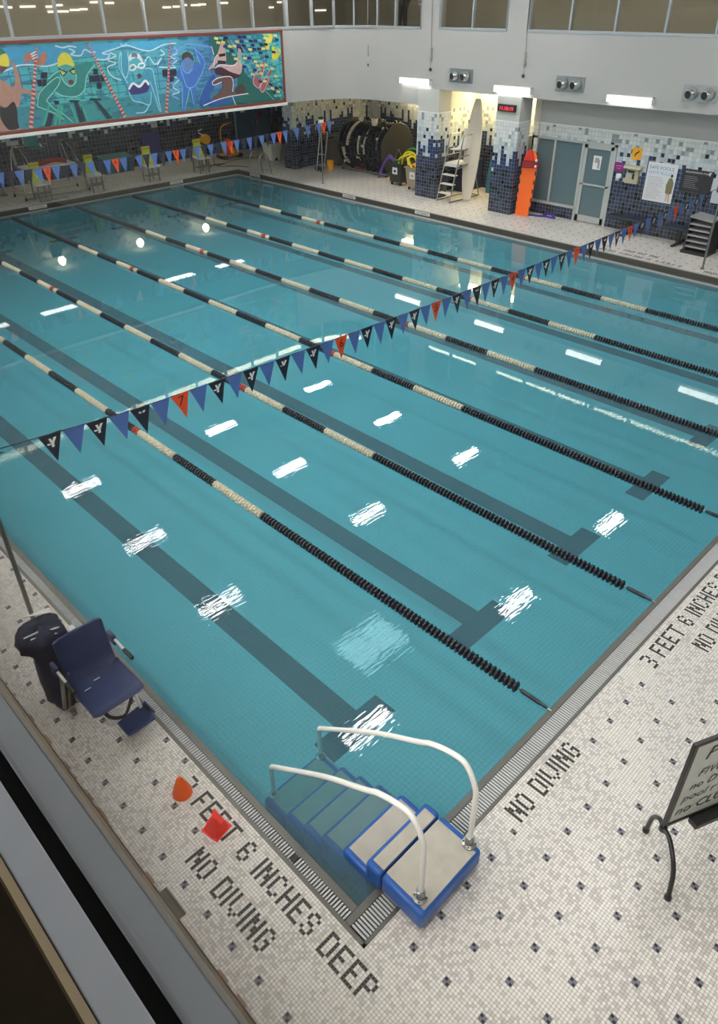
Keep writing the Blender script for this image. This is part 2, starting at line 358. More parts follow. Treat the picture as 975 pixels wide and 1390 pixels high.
lettering('NO DIVING', (16.72, 5.9), (0, 1), (-1, 0), 'small distant dark mosaic words on the right deck, row nearer the benches', H+.0012)
lettering('NO DIVING', (9.2, 23.5), (-1, 0), (0, -1), 'small faint mosaic words on the far deck in front of the second starting block', H+.0012)
lettering('NO DIVING', (16.42, 3.6), (0, 1), (-1, 0), 'distant mosaic words on the right deck at the foot of the near flag pole', H+.0012)

# ------------------------------------------------------------------ the setting: walls
XW, YM = 17.6, 18.6
def wall_path(pts, z0, z1, th=.25):
    """wall along a plan path, room side on the left hand of travel reversed"""
    b = MB(); P = [Vector((x, y, 0)) for x, y in pts]; n = len(P); off = []
    for i in range(n):
        t = (P[min(i+1, n-1)]-P[max(i-1, 0)]).normalized(); off.append(Vector((-t.y, t.x, 0))*th)
    vs = [p+Vector((0, 0, z)) for z in (z0, z1) for p in P]+[p+o+Vector((0, 0, z)) for z in (z0, z1) for p, o in zip(P, off)]
    fs = []
    for i in range(n-1):
        fs += [(i, n+i, n+i+1, i+1)[::-1], (2*n+i, 2*n+i+1, 3*n+i+1, 3*n+i)[::-1], (i, i+1, 2*n+i+1, 2*n+i)[::-1], (n+i, 3*n+i, 3*n+i+1, n+i+1)[::-1]]
    fs += [(0, 2*n, 3*n, n), (n-1, 2*n-1, 4*n-1, 3*n-1)]
    return b.add(vs, fs)
curve = [tuple(q[:2]) for q in crom([(15.3, YM, 0), (16.1, 18.52, 0), (16.75, 18.35, 0), (17.2, 18.02, 0), (17.48, 17.6, 0), (XW, 16.95, 0)], 5)]
SILL, WTOP = 4.93, 7.0
struct(wall_path([(-FX, YM), (15.3, YM)], 2.88, SILL).build('wall_far_upper', WHITE))
struct(wall_path(curve, 2.88, SILL).build('wall_corner_upper', WHITE, smooth=60))
struct(wall_path([(XW, 16.95), (XW, 15.05)], 2.88, SILL).build('wall_right_upper_a', WHITE))
struct(wall_path([(XW, 15.05), (XW, -7)], 3.36, SILL).build('wall_right_upper_b', WHITE))
full = [(-FX, YM)]+curve+[(XW, -7)]
struct(wall_path(full, WTOP, 8.3).build('wall_upper_band', WHITE, smooth=60))
S('ceiling', CEIL, (-FX-.3, XW+.3, -7.3, YM+.3, 8.2, 8.4))
S('ceiling_far_soffit', CEIL, (-FX, 22.2, YM+.01, 27, 2.88, 3.1)); S('ceiling_bay_soffit', CEIL, (XW+.01, 22.2, 15.05, YM+.3, 2.881, 3.1))
S('ceiling_recess_soffit', CEIL, (XW+.2, 22.2, -7, 15.05, 3.36, 3.5))
S('wall_far', T_F, (-FX, 18.62, 26.5, 26.8, 0, 2.9)); S('wall_near', WHITE, (-FX, 18.7, -7.3, -7, 0, 8.3))
S('wall_left_lower', WHITE, (-FX-.25, -FX, -7, 27, -.2, 3.9)); S('wall_left_upper', WHITE, (-FX-.25, -FX, -7, YM, 6.9, 8.3))
S('wall_left_far_section', WHITE, (-FX-.25, -FX, 6, YM, 3.9, 6.9))
S('wall_bay_side', T_R, (17.72, 22.2, 21.5, 21.75, H, 2.9)); S('wall_bay_back', T_R, (21.7, 21.95, 15.2, 21.5, H, 2.9))
S('wall_far_bay_back', T_R, (22.0, 22.2, 21.75, 26.6, H, 2.9))
S('wall_bay_divider', T_R, (18.1, 21.7, 14.75, 15.0, H, 3.36)); S('wall_second_bay_back', T_R, (20.1, 20.3, 11.2, 14.75, H, 3.36))
S('wall_second_bay_side', T_R, (18.35, 20.1, 11.0, 11.2, H, 3.36))
# pillars standing out from the right wall
S('wall_pillar_far', T_R, (17.58, 17.92, 21.35, 21.95, H, 2.88))
S('wall_pillar_middle', T_R, (17.55, 18.15, 14.2, 15.06, H, 3.362)); S('wall_pillar_near', T_R, (17.55, 18.15, 11.18, 12.0, H, 3.362))
TRW = mat('white_trim_strip', (.74, .74, .72), .5)
S('trim_5', TRW, (17.535, 18.16, 14.185, 15.07, 2.69, 2.725)); S('trim_6', TRW, (17.535, 18.16, 11.165, 12.01, 2.69, 2.725))
# door wall with its window band
DX = 18.38
S('wall_door_lower', T_D, (DX, DX+.2, 9.42, 11.2, H, .5)); S('wall_door_side', T_D, (DX, DX+.2, -7, 8.42, H, 2.66))
S('wall_door_head', T_D, (DX, DX+.2, 8.42, 11.2, 2.3, 2.66)); S('wall_door_top', WHITE, (DX, DX+.2, -7, 11.2, 2.66, 3.36))
S('trim_7', TRW, (DX-.012, DX, -7, 11.2, 2.645, 2.675))
FROST = mat('frosted_glass', srgb(92, 112, 118), .12, var=.08); DARKROOM = mat('dim_room', (.05, .055, .055), .9)
wn = struct(MB().box(DX+.04, DX+.06, 9.5, 11.15, .5, 2.27).build('window_1', FROST))
b = MB()
for (y0, y1, z0, z1) in [(9.45, 11.2, .46, .53), (9.45, 11.2, 2.25, 2.31), (11.13, 11.2, .5, 2.3), (10.36, 10.42, .5, 2.3), (9.42, 9.5, .14, 2.3)]: b.box(DX-.03, DX+.08, y0, y1, z0, z1)
FRM = mat('satin_door_frame', (.44, .46, .45), .45, .2)
struct(b.build('window_1_frame', FRM, bevel=.004))
dr = struct(MB().box(DX+.01, DX+.03, 8.58, 9.34, .32, 2.18).build('door_1', FROST))
b = MB()
for (y0, y1, z0, z1) in [(8.5, 8.6, .16, 2.26), (9.32, 9.42, .16, 2.26), (8.5, 9.42, 2.15, 2.26), (8.5, 9.42, .16, .34), (8.5, 9.42, 1.17, 1.22)]: b.box(DX-.02, DX+.06, y0, y1, z0, z1)
struct(b.build('door_1_frame', FRM, bevel=.004)); struct(MB().box(DX-.03, DX+.08, 8.42, 8.5, .14, 2.32).box(DX-.03, DX+.08, 8.42, 9.42, 2.26, 2.32).build('trim_8', FRM))
b = MB().tube([(DX-.02, 8.56, 1.18), (DX-.07, 8.56, 1.18), (DX-.07, 8.66, 1.18)], .012); struct(b.build('door_1_handle', STEEL))
# far blue double doors and slim pilaster beyond the corner
DB = mat('slate_blue_door', srgb(38, 82, 112), .45)
for i, (x0, x1) in enumerate([(18.68, 19.6), (19.66, 20.5), (20.95, 21.9)]):
    dd = struct(MB().box(x0, x1, 26.44, 26.5, H, 2.4).build('door_%d' % (i+2), DB, bevel=.006))
    struct(MB().box(x0+.06 if i else x1-.1, x0+.1 if i else x1-.06, 26.36, 26.44, 1.05, 1.25).build('door_%d_handle' % (i+2), STEEL))
S('wall_far_doors', mat('door_surround', srgb(120, 160, 170), .5), (18.62, 22.2, 26.5, 26.8, 0, 2.9)); S('wall_far_pilaster', T_R, (20.54, 20.92, 26.38, 26.5, H, 2.88))

# ------------------------------------------------------------------ upper windows with the gallery behind them
GLW = glass_mat('window_glass', (.90, .88, .84))
BEIGE = mat('beige_gallery_wall', (.36, .34, .30), .8)
def upper_window(n, a, c, posts, z0=SILL, z1=WTOP, glass=True):
    """window between plan points a and c with upright bars at the given fractions"""
    a, c = Vector((*a, 0)), Vector((*c, 0)); t = (c-a).normalized(); nr = Vector((-t.y, t.x, 0)); ln = (c-a).length
    b = MB()
    b.obox((a+c)/2+nr*.06+Vector((0, 0, z0+.035)), t*(ln/2), nr*.075, (0, 0, .035)); b.obox((a+c)/2+nr*.06+Vector((0, 0, z1-.03)), t*(ln/2), nr*.06, (0, 0, .03))
    for f in posts: b.obox(a+t*(ln*f)+nr*.06+Vector((0, 0, (z0+z1)/2)), t*.028, nr*.06, (0, 0, (z1-z0)/2))
    struct(b.build('window_%d' % n, ALU, bevel=.004))
    g = MB().obox((a+c)/2+nr*.08+Vector((0, 0, (z0+z1)/2)), t*(ln/2), nr*.004, (0, 0, (z1-z0)/2-.03)); struct(g.build('window_%d_pane' % n, GLW))
X1 = -FX
mull = [X1, .35, 1.6, 2.85, 4.1, 5.35, 6.6, 7.82, 9.07, 10.3, 11.56, 12.78, 13.97, 15.25]
upper_window(2, (X1, YM), (15.3, YM), [(m-X1)/(15.3-X1) for m in mull]+[1])
cv = [curve[0], curve[6], curve[12], curve[18], curve[-1]]
for i in range(4): upper_window(3+i, cv[i], cv[i+1], [0, 1] if i == 0 else [1])
upper_window(7, (XW, 16.95), (XW, 15.1), [.42, 1]); upper_window(8, (XW, 14.35), (XW, 11.95), [0, .5, 1]); upper_window(9, (XW, 11.24), (XW, -7), [0]+[(11.24-y)/18.24 for y in (9.96, 8.67, 7.35, 6.12, 4.85, 3.6, 2.3, 1., -.3, -1.6, -2.9, -4.2, -5.5)])
S('wall_window_pier_a', WHITE, (XW, XW+.25, 14.35, 15.1, SILL, WTOP)); S('wall_window_pier_b', WHITE, (XW, XW+.25, 11.24, 11.95, SILL, WTOP))
GFL = 4.72
S('floor_gallery_far', mat('gallery_carpet', (.12, .11, .10), .9), (-FX, 21.5, YM+.25, 22.5, GFL-.15, GFL)); S('floor_gallery_right', MATS['gallery_carpet'], (XW+.25, 21.5, -7, YM+.25, GFL-.15, GFL))
S('wall_gallery_far', BEIGE, (-FX, 21.5, 22.3, 22.5, GFL, 8)); S('wall_gallery_right', BEIGE, (21.3, 21.5, -7, 22.3, GFL, 8)); S('ceiling_gallery_far', BEIGE, (-FX, 21.5, YM+.3, 22.5, 7.3, 7.4)); S('ceiling_gallery_right', BEIGE, (XW+.3, 21.5, -7, YM+.3, 7.3, 7.4))
def emis(name, col, st):
    if name in MATS: return MATS[name]
    m = bpy.data.materials.new(name); N = NT(m); N.b.inputs['Base Color'].default_value = (*col, 1); N.b.inputs['Emission Color'].default_value = (*col, 1); N.b.inputs['Emission Strength'].default_value = st
    MATS[name] = m; return m
COVE = emis('cove_lamp', (1, .97, .76), 13.)
def light_strip(name, pts, z, label, m=COVE, r=.05, group=None):
    o = MB().tube([(x, y, z) for x, y in pts], r, 6).build(name, m); return tag(o, label, 'light', group)
cc = [(x+.35*(x-15.3)/2.3, y+.55) for x, y in curve]
light_strip('cove_light', [(-1.6, YM+.55), (15.3, YM+.55)]+cc[1:-4], 5.93, 'long warm cove light inside the gallery behind the windows over the mural', r=.085)
light_strip('cove_light', [(19.3, 16.3), (19.3, -4)], 6.03, 'long warm cove light inside the gallery behind the right hand windows', r=.05)
TUBE = emis('gallery_tube', (1, .97, .9), 7.)
for i, (px, py, w_) in enumerate([(3, 9, .2), (14, 10, .12), (38, 9, .45), (67, 9, .2), (81, 7, .2), (70, 16, .2), (86, 15.5, .35), (102, 13.5, .3), (114, 12.5, .25), (129, 3, .3), (149, 4, .3), (227, 10, .3), (240, 9, .25), (252, 7, .12), (266, 7, .35), (275, 6, .3), (305, 4, .3), (380, 3, .2), (369, 10, .2), (436, 14, .55)]):  # glowing strips added to imitate white reflections in the upper window glass
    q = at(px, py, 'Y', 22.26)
    o = MB().box(q.x-w_/2, q.x+w_/2, 22.27, 22.30, q.z-.025, q.z+.025).build('glass_glint_mesh', emis('glass_glint_glow', (1, .97, .9), 1.6))
    o.name = 'glass_glint_strip'; tag(o, 'added glowing strip imitating a white light reflection in the upper window glass', 'light', 'strips added as reflections in the upper window glass')

# ------------------------------------------------------------------ lights of the hall
LENS = emis('ceiling_lens', (1, .965, .94), 84.); LENS2 = emis('soffit_lens', (1, .99, .95), 9.); LENSW = emis('wall_lens', (1, .985, .93), 9.); BULB = emis('warm_globe', (1, .90, .62), 14.)
names = {(0, 0): 'over the pool steps', (1, 0): 'second from left in the row nearest the viewer', (2, 0): 'at the right of the row nearest the viewer'}
for j, y in enumerate((4.9, 10.2, 13.8, 17.6, -.5)):
    for i, x in enumerate((5.05, 10.4, 15.05, .6)):
        t = thing('ceiling_light', 'bright ceiling fixture, %s column from the viewing window, %s row from the shallow end' % (('second', 'third', 'fourth', 'first')[i], ('second', 'third', 'fourth', 'fifth', 'first')[j]), 'ceiling light', (x, y, 7.0), 0, 'ceiling lights above the pool')
        MB().box(-.66, .66, -.2, .2, .012, .12).build('housing', WHITEP, t, False, bevel=.01); MB().box(-.6, .6, -.15, .15, 0, .02).build('lens', LENS, t, False)
        MB().tube([(-.4, 0, .12), (-.4, 0, 1.2)], .012, 6).build('hanger', STEEL, t, False); MB().tube([(.4, 0, .12), (.4, 0, 1.2)], .012, 6).build('hanger', STEEL, t, False)
for i, x in enumerate((2.6, 4.95, 7.3, 12.0, 14.3)):
    o = thing('soffit_light', 'flat white light panel under the mural overhang, number %d along it from the left wall' % (i+1), 'ceiling light', (x, 21.65, 2.88), 0, 'light panels under the mural overhang')
    MB().box(-.6, .6, -.16, .16, -.03, -.005).build('lens', LENS2, o, False); MB().box(-.65, .65, -.2, .2, -.012, 0).build('frame', WHITEP, o, False)
for i, x in enumerate((6.0, 9.55, 12.95, 16.2)):
    o = thing('globe_light', 'round warm globe light near the far tiled wall, %s along it' % ('first', 'second', 'third', 'fourth')[i], 'ceiling light', (x, 26.0, 2.88), 0, 'globe lights by the far wall')
    MB().lathe([(.001, -.44), (.09, -.40), (.15, -.30), (.15, -.24), (.10, -.12), (.05, -.08)], n=20).build('globe', BULB, o, False); MB().lathe([(.05, -.1), (.07, -.02), (.07, 0)], n=16).build('mount', WHITEP, o, False)
for i, (y, nm) in enumerate([(15.2, 'left of the round vents and farthest from the camera'), (11.5, 'just above the red digital clock'), (7.9, 'right of the clock, over the glass door'), (4.25, 'nearest the right picture edge, outside the frame')]):
    t = thing('wall_light', 'long white wall light, '+nm, 'wall light', (XW, y, 3.55), 0, 'long lights along the right wall')
    MB().prism([(-.13, -.6, -.07), (-.02, -.6, -.10), (-.0, -.6, .05), (-.12, -.6, .04)], (0, 1.2, 0)).build('lens', LENSW, t, False, bevel=.01)
    MB().box(-.1, 0, -.64, .64, .052, .075).box(-.12, 0, -.64, -.605, -.1, .075).box(-.12, 0, .605, .64, -.1, .075).build('housing', WHITEP, t, False)
for i, y in enumerate((15.2, 11.5, 7.9, 4.25, .6, -3.05)):  # assumed lights, out of view below the sill, added to brighten the left deck
    t = thing('wall_light', 'unseen wall light added under the viewing window to brighten the left deck', 'wall light', (-FX, y, 3.55), 0, 'unseen lights added along the left wall for the left deck')
    MB().prism([(.13, -.6, -.07), (.02, -.6, -.10), (0, -.6, .05), (.12, -.6, .04)], (0, 1.2, 0)).build('lens', emis('left_fill_lens', (1, .93, .83), 120.), t, False, bevel=.01); MB().box(0, .1, -.64, .64, .052, .075).box(0, .12, -.64, -.605, -.1, .075).box(0, .12, .605, .64, -.1, .075).build('housing', WHITEP, t, False)
# warm lamps hidden up in the storage bays
WARM = emis('warm_bay_lamp', (1, .80, .42), 30.)
tag(MB().box(21.3, 21.6, 15.3, 19.0, 2.80, 2.881).build('bay_ceiling_light', WARM), 'warm yellow light bar up inside the storage bay above the rope reel', 'light')
tag(MB().box(19.6, 20.0, 11.4, 14.5, 3.28, 3.36).build('bay_ceiling_light', WARM), 'warm yellow light bar up inside the bay behind the surfboard', 'light')
# skylight
t = thing('skylight', 'four pane daylight skylight in the ceiling reflected in the near water', 'skylight', (7.6, 7.3, 8.2))
SKY = emis('daylight_pane', (.55, .95, 1.), 16.)
b = MB()
for i in (0, 1):
    for j in (0, 1): b.box(-.85+i*.87, -.02+i*.87, -.6+j*.62, -.02+j*.62, -.02, -.01)
b.build('pane', SKY, t, False); MB().box(-.9, .9, -.65, -.6, -.05, 0).box(-.9, .9, .6, .65, -.05, 0).box(-.9, -.85, -.6, .6, -.05, 0).box(.85, .9, -.6, .6, -.05, 0).build('frame', ALU, t, False)

# ------------------------------------------------------------------ viewing window in front of the camera
GREY1 = mat('outer_sill_metal', srgb(128, 134, 138), .6); RUB = mat('black_gasket', (.004, .004, .004), .8, spec=.05); GREY2 = mat('inner_sill_metal', srgb(140, 143, 150), .55); TAN = mat('tan_wood_ledge', srgb(140, 124, 98), .6)
ZS = 4.35
S('trim_9', GREY1, (-1.795, -1.722, -7, 6, ZS-.3, ZS), bevel=.004); S('trim_10', RUB, (-1.833, -1.795, -7, 6, ZS-.3, ZS-.004)); S('trim_11', GREY2, (-1.900, -1.833, -7, 6, ZS-.3, ZS-.002), bevel=.003)
S('trim_12', TAN, (-1.918, -1.902, -7, 6, ZS-.35, ZS-.006)); S('floor_gallery_left', mat('brown_carpet', (.045, .034, .022), .95, var=.5), (-5, -1.918, -7, 14, 3.9, 4.0)); S('wall_gallery_left_back', mat('gallery_back_wall', (.50, .47, .42), .85), (-5.2, -5, -7, 14, 4.0, 7.2))
S('ceiling_gallery_left', mat('gallery_back_ceiling', (.55, .54, .50), .85), (-5.2, -FX-.02, -7, 14, 7.0, 7.2)); S('wall_gallery_left_end', MATS['gallery_back_wall'], (-5.2, -1.9, 14, 14.2, 4.0, 7.2)); S('wall_gallery_left_start', MATS['gallery_back_wall'], (-5.2, -1.9, -7.2, -7, 4.0, 7.2))
for y in (-4, 0, 4, 8, 12): tag(MB().box(-3.7, -3.1, y-.6, y+.6, 6.95, 7.0).build('corridor_ceiling_light', emis('corridor_lamp', (1, .95, .85), 5.)), 'flat ceiling light panel in the viewing corridor behind the glass', 'ceiling light', 'light panels in the viewing corridor')
struct(MB().box(-1.817, -1.811, -7, 6, ZS-.02, 6.9).build('window_10', glass_mat('viewing_glass', (.97, .98, .98)), smooth=None))

# ------------------------------------------------------------------ lane ropes
def disc_mesh(name, m):
    # one wave-breaking float: a fat ribbed disc with eight petals, axis along y
    b = MB(); n = 16; R = [.062 if k % 2 == 0 else .050 for k in range(n)]; vs = []
    for yy, f in ((-.027, .62), (-.016, 1.), (.004, 1.), (.010, .72), (.027, .5)):
        vs += [(R[k]*f*math.cos(2*PI*k/n), yy, R[k]*f*math.sin(2*PI*k/n)) for k in range(n)]
    fs = [(i*n+k, (i+1)*n+k, (i+1)*n+(k+1) % n, i*n+(k+1) % n) for i in range(4) for k in range(n)]+[tuple(range(n)), tuple(range(5*n-1, 4*n-1, -1))]
    b.add(vs, fs); return b, b.mesh(name, m, 50)
FB, M_B = disc_mesh('float_black', BLKF); _, M_W = disc_mesh('float_white', OFFW); _, M_R = disc_mesh('float_red', REDF)
ROPEX = [2.595+2.1292*i for i in range(6)]
PIT_ = .057
def colour(y):
    if y < 4.49 or y > 18.35: return 'k'
    if abs(y-7.68) < .1 or abs(y-15.15) < .1: return 'r'
    return 'w' if int((y-4.49)/1.04) % 2 == 0 else 'k'
rn = ['nearest the viewing window, ending beside the pool steps', 'second from the viewing window side', 'third from the viewing window side', 'fourth from the viewing window side', 'fifth from the viewing window, next to last', 'farthest, closest to the right hand deck']
for i, x in enumerate(ROPEX):
    t = thing('lane_rope', 'black and cream lane rope, '+rn[i], 'lane rope', (x, 0, .012), 0, 'lane ropes across the pool')
    MB().tube([(0, -.03, .0), (0, .30, 0)], .009, 6).tube([(0, L-.3, 0), (0, L+.02, 0)], .009, 6).tube([(0, .3, 0), (0, L-.3, 0)], .006, 5).build('cable', DSTEEL, t, False)
    MB().lathe([(.008, -.02), (.017, 0), (.017, .06), (.024, .08), (.024, .27), (.014, .30)], (0, .03, 0), 10, (0, 1, 0)).build('turnbuckle', BLKF, t, False)
    ys = []; y = .39
    while y < L-.4: ys.append(y); y += PIT_
    rest = {'k': MB(), 'w': MB(), 'r': MB()}
    for k, y in enumerate(ys):
        c = colour(y)
        if k < 100:
            o = bpy.data.objects.new('float', {'k': M_B, 'w': M_W, 'r': M_R}[c]); C.objects.link(o); o.parent = t; o.location = (0, y, 0); o.rotation_euler = (0, (k*.37) % .78, 0)
            if c != 'k': o['label'] = 'cream float' if c == 'w' else 'red float'
        else:
            a = (k*.37) % .78; ca, sa = math.cos(a), math.sin(a)
            rest[c].add([(v[0]*ca+v[2]*sa, v[1]+y, -v[0]*sa+v[2]*ca) for v in FB.v], FB.f)
    big = MB(); mi = []
    for q, key in enumerate('kwr'):
        n0 = len(big.f); big.add(rest[key].v, rest[key].f); mi += [q]*(len(big.f)-n0)
    me = big.mesh('floats', [BLKF, OFFW, REDF], 50); me.polygons.foreach_set('material_index', mi)
    o = bpy.data.objects.new('floats', me); C.objects.link(o); o.parent = t; o['kind'] = 'stuff'

# ------------------------------------------------------------------ pennant lines
DIGIT = {}
def y_logo(b, o, u, v, s, th):
    """a bold slanted letter Y with a small wedge on its left arm"""
    P = lambda pts: b.prism([Vector(o)+Vector(u)*(x*s)+Vector(v)*(y*s) for x, y in pts], Vector(u).cross(Vector(v))*th)
    P([(.10, .50), (.36, .50), (.50, .14), (.64, .50), (.96, .50), (.62, -.10), (.62, -.5), (.34, -.5), (.34, -.10)])
    P([(-.12, -.02), (.22, -.02), (.30, -.2), (-.05, -.2)])
def pennants(yy, xs, kinds, digits, nmlabel, catgroup, zfun, mirror=False):
    t = thing('pennant_line', nmlabel, 'flag line', (xs[0], yy, 2.0), 0, catgroup)
    pts = [(x-xs[0], 0, zfun(x)-2.0) for x in [xs[0]-.6]+xs+[xs[-1]+.7]]
    MB().tube(pts, .006, 5).build('cord', NAVYF, t, False)
    n = 0
    for i, (x, k) in enumerate(zip(xs, kinds)):
        z = zfun(x)-2.0; hw = .118; sw = random.uniform(-.02, .02); lean = random.uniform(.0, .05)
        cx = x-xs[0]; A = (cx-hw, 0, z); B = (cx+hw, 0, z); Cc = (cx+lean, sw, z-(.40 if mirror else .32))
        b = MB().prism([A, B, Cc], (0, .0022, 0)); b.tube([A, B], .006, 5)
        f = b.build('flag', {'y': NAVYF, 'b': BLUEF, 'o': ORANF}[k], t, False, smooth=None, label={'y': 'navy flag', 'b': 'blue flag', 'o': 'orange flag'}[k])
        nrm = -1
        if k == 'y' and not mirror:
            g = MB(); y_logo(g, (cx-.045, -.0035, z-.095), (1, 0, 0), (0.08, 0.02, 1), .10, .001); g.build('logo', TEXTW, f, False, smooth=None)
        if k == 'o':
            g = MB(); g.text(digits[n], (cx+(.0), -.004, z-.145), ((-1 if mirror else 1), 0, 0), (0.05, .02, 1), .17, 'CENTER', th=0 if not mirror else 0)
            g.build('number', TEXTB, f, False, smooth=None); n += 1
    return t
xs = [1.79+.252*k for k in range(-6, 10)]+[4.31+.2465*k for k in range(0, 47)]
kinds = []
for i in range(len(xs)):
    k = i-6 if i < 16 else i-16
    if i in (6,) or (i >= 16 and (i-16) % 8 == 0): kinds.append('o')
    else:
        kk = (i-6) if i < 16 else (i-16)
        kinds.append('b' if kk % 2 else 'y')
xm, xM = -.44, 16.6
zline = lambda x: 1.935+.155*((x-8.6)/8.5)**2 + (.05 if x < 1.2 else 0)*(1.2-x)
pennants(4.68, xs, kinds, ['7', '6', '5', '4', '3', '2', '1'], 'line of navy, blue and orange pennants numbered 7 to 1 over the near half', 'backstroke pennant lines', zline)
xs2 = [6.55+.2465*k for k in range(-14, 42)]
kinds2 = ['o' if (k % 8 == 0) else ('b' if k % 2 else 'y') for k in range(-14, 42)]
pennants(18.3, xs2, kinds2, ['6', '5', '4', '3', '2', '1', '0'][:7], 'distant line of blue and orange pennants hung below the mural', 'backstroke pennant lines', lambda x: 2.03+.004*(x-10)**2, mirror=True)

def flag_post(x, y, z0, h, label, tilt=0.):
    t = thing('flag_post', label, 'post', (x, y, z0), 0, 'steel flag posts')
    MB().tube([(0, 0, 0), (tilt, 0, h)], .024, 12).build('pole', DSTEEL, t, False)
    MB().lathe([(.06, 0), (.06, .012), (.034, .02), (.030, .06)], (0, 0, 0), 16).build('base_collar', DSTEEL, t, False)
    return t
t = flag_post(-.44, 4.65, 0, 2.2, 'steel flag post on the left deck behind the lift chair'); MB().tube([(0, 0, 2.18), (.25, .03, 2.12)], .006, 6).build('tie_cord', NAVYF, t, False)
flag_post(16.5, 4.68, H, 1.95, 'steel flag post on the right deck at the end of the near pennant line')
t = flag_post(16.64, 18.7, H, 2.0, 'steel flag post by the far corner column with a white speaker on its top')
MB().lathe([(.02, -.1), (.09, -.08), (.11, 0), (.09, .09), (.02, .11)], (0, 0, 2.0), 14).build('speaker', WHITEP, t, False); MB().box(-.06, .06, -.06, .06, 2.1, 2.18).build('bracket', BLACK, t, False)

# ------------------------------------------------------------------ blue pool steps with white rails
t = thing('pool_steps', 'blue plastic pool steps with worn grey treads and two bent white handrails', 'pool steps', (.55, -.17, 0))
def tread(y0, y1, z, x0=.19, x1=.91, side=.30, name='step'):
    b = MB().box(x0, x1, y0, y1, z-side, z-.012); f = b.build(name, BLUEP, t, True, bevel=.035, seg=3)
    g = MB().box(x0+.055, x1-.055, y0+.02, y1-.035 if name == 'step' else y1-.01, z-.018, z-.004); g.build('tread', TREAD, f, False, bevel=.006)
tread(-.46, -.045, .24, side=.205, name='platform'); 
b = MB().box(.19, .91, -.035, .12, .0, .228); f = b.build('step', BLUEP, t, True, bevel=.03, seg=3); MB().box(.245, .855, -.03, .085, .22, .236).build('tread', TREAD, f, False, bevel=.005)
for y0, y1, z in [(.08, .39, .07), (.35, .66, -.07), (.62, .90, -.19), (.86, 1.14, -.30), (1.10, 1.46, -.42)]: tread(y0, y1, z, side=min(.34, z+.6))
PW = mat('white_rail_paint', (.86, .85, .82), .4)
for s, x in enumerate((.29, .87)):
    zt = 0 if s == 0 else -.02
    P = [(x, -.36, .24), (x, -.36, .74), (x, -.345, .95), (x, -.24, 1.13), (x, -.08, 1.12), (x, .10, 1.04), (x, .2, .96), (x, .67, .63), (x, 1.30, .10), (x, 1.38, .03), (x, 1.415, -.05), (x, 1.415, -.44)]
    rl = MB().tube(crom(P, 6), .0215, 14).build('handrail', PW, t, True)
    fl = MB().lathe([(.058, .232), (.058, .25), (.036, .258), (.034, .34), (.024, .345)], (x, -.36, 0), 20)
    fl.build('flange', STEEL, rl, False)
    for a in range(4): pass
    bo = MB()
    for a in (.5, 2.1, 3.6, 5.2): bo.lathe([(.007, .25), (.007, .258), (.001, .26)], (x+.046*math.cos(a), -.36+.046*math.sin(a), 0), 8)
    bo.build('bolts', BLACK, rl, False)
    MB().lathe([(.05, -.43), (.05, -.415), (.026, -.41), (.026, -.36)], (x, 1.415, 0), 16).build('lower_flange', STEEL, rl, False)

# ------------------------------------------------------------------ pool lift with its cover
t = thing('pool_lift', 'navy pool lift chair with white armrests beside its navy cloth cover on the left deck', 'pool lift', (-.47, 3.0, 0))
def shell(x0, x1, pts, th, rc=.06):
    """curved sheet seat: profile in y,z swept across x with rounded sides"""
    b = MB(); P = crom([(0, y, z) for y, z in pts], 6); n = len(P); xs_ = [x0, x0+rc*.3, x0+rc, (x0+x1)/2, x1-rc, x1-rc*.3, x1]; lift = [.022, .010, 0, -.006, 0, .010, .022]
    top = []; bot = []
    for i, p in enumerate(P):
        tt = (P[min(i+1, n-1)]-P[max(i-1, 0)]).normalized(); nr = Vector((0, -tt.z, tt.y)); nr = nr if nr.z > 0 or nr.y < 0 else -nr
        e = min(i, n-1-i)/3; cut = .05*(1-min(1, e))**2
        for x, l in zip(xs_, lift):
            xx = max(x0+cut, min(x1-cut, x)); top.append(Vector((xx, p.y, p.z))+nr*l); bot.append(Vector((xx, p.y, p.z))+nr*(l-th))
    m = len(xs_); N_ = len(top)
    fs = [(i*m+k, (i+1)*m+k, (i+1)*m+k+1, i*m+k+1) for i in range(n-1) for k in range(m-1)]; fs += [tuple(q+N_ for q in reversed(f)) for f in fs]
    rim = [k for k in range(m)]+[i*m+m-1 for i in range(1, n)]+[(n-1)*m+k for k in range(m-2, -1, -1)]+[i*m for i in range(n-2, 0, -1)]
    fs += [(rim[i], rim[(i+1) % len(rim)], rim[(i+1) % len(rim)]+N_, rim[i]+N_) for i in range(len(rim))]
    return b.add(top+bot, fs)
seat = shell(-.70, -.20, [(2.60, .47), (2.66, .50), (2.85, .49), (3.04, .48), (3.10, .52)], .035).build('seat', NAVYP, t)
back = shell(-.69, -.22, [(3.07, .50), (3.13, .60), (3.17, .78), (3.19, .93), (3.20, .97)], .035).build('backrest', NAVYP, t)
MB().box(-.50, -.44, 2.985, 2.993, .495, .50).box(-.62, -.56, 2.93, 2.938, .497, .502).build('vent_slot', WHITEP, seat, False)
for s, x in ((-1, -.74), (1, -.17)):
    a = MB().tube([(x, 3.20, .70), (x, 2.94, .69)], .014, 10).build('armrest', WHITEP, t); MB().tube([(x, 2.95, .69), (x, 2.80, .69)], .020, 10).build('grip', BLACK, a, False)
    MB().box(x-.02, x+.02, 3.12, 3.24, .62, .74).build('arm_hinge', NAVYP, t, bevel=.01)
MB().tube([(-.62, 3.25, .1), (-.62, 3.25, .7), (-.3, 3.25, .7), (-.3, 3.25, .35)], .018, 8).tube([(-.6, 3.22, .46), (-.6, 2.72, .44), (-.3, 2.72, .44), (-.3, 3.22, .46)], .014, 8).build('frame', STEEL, t)
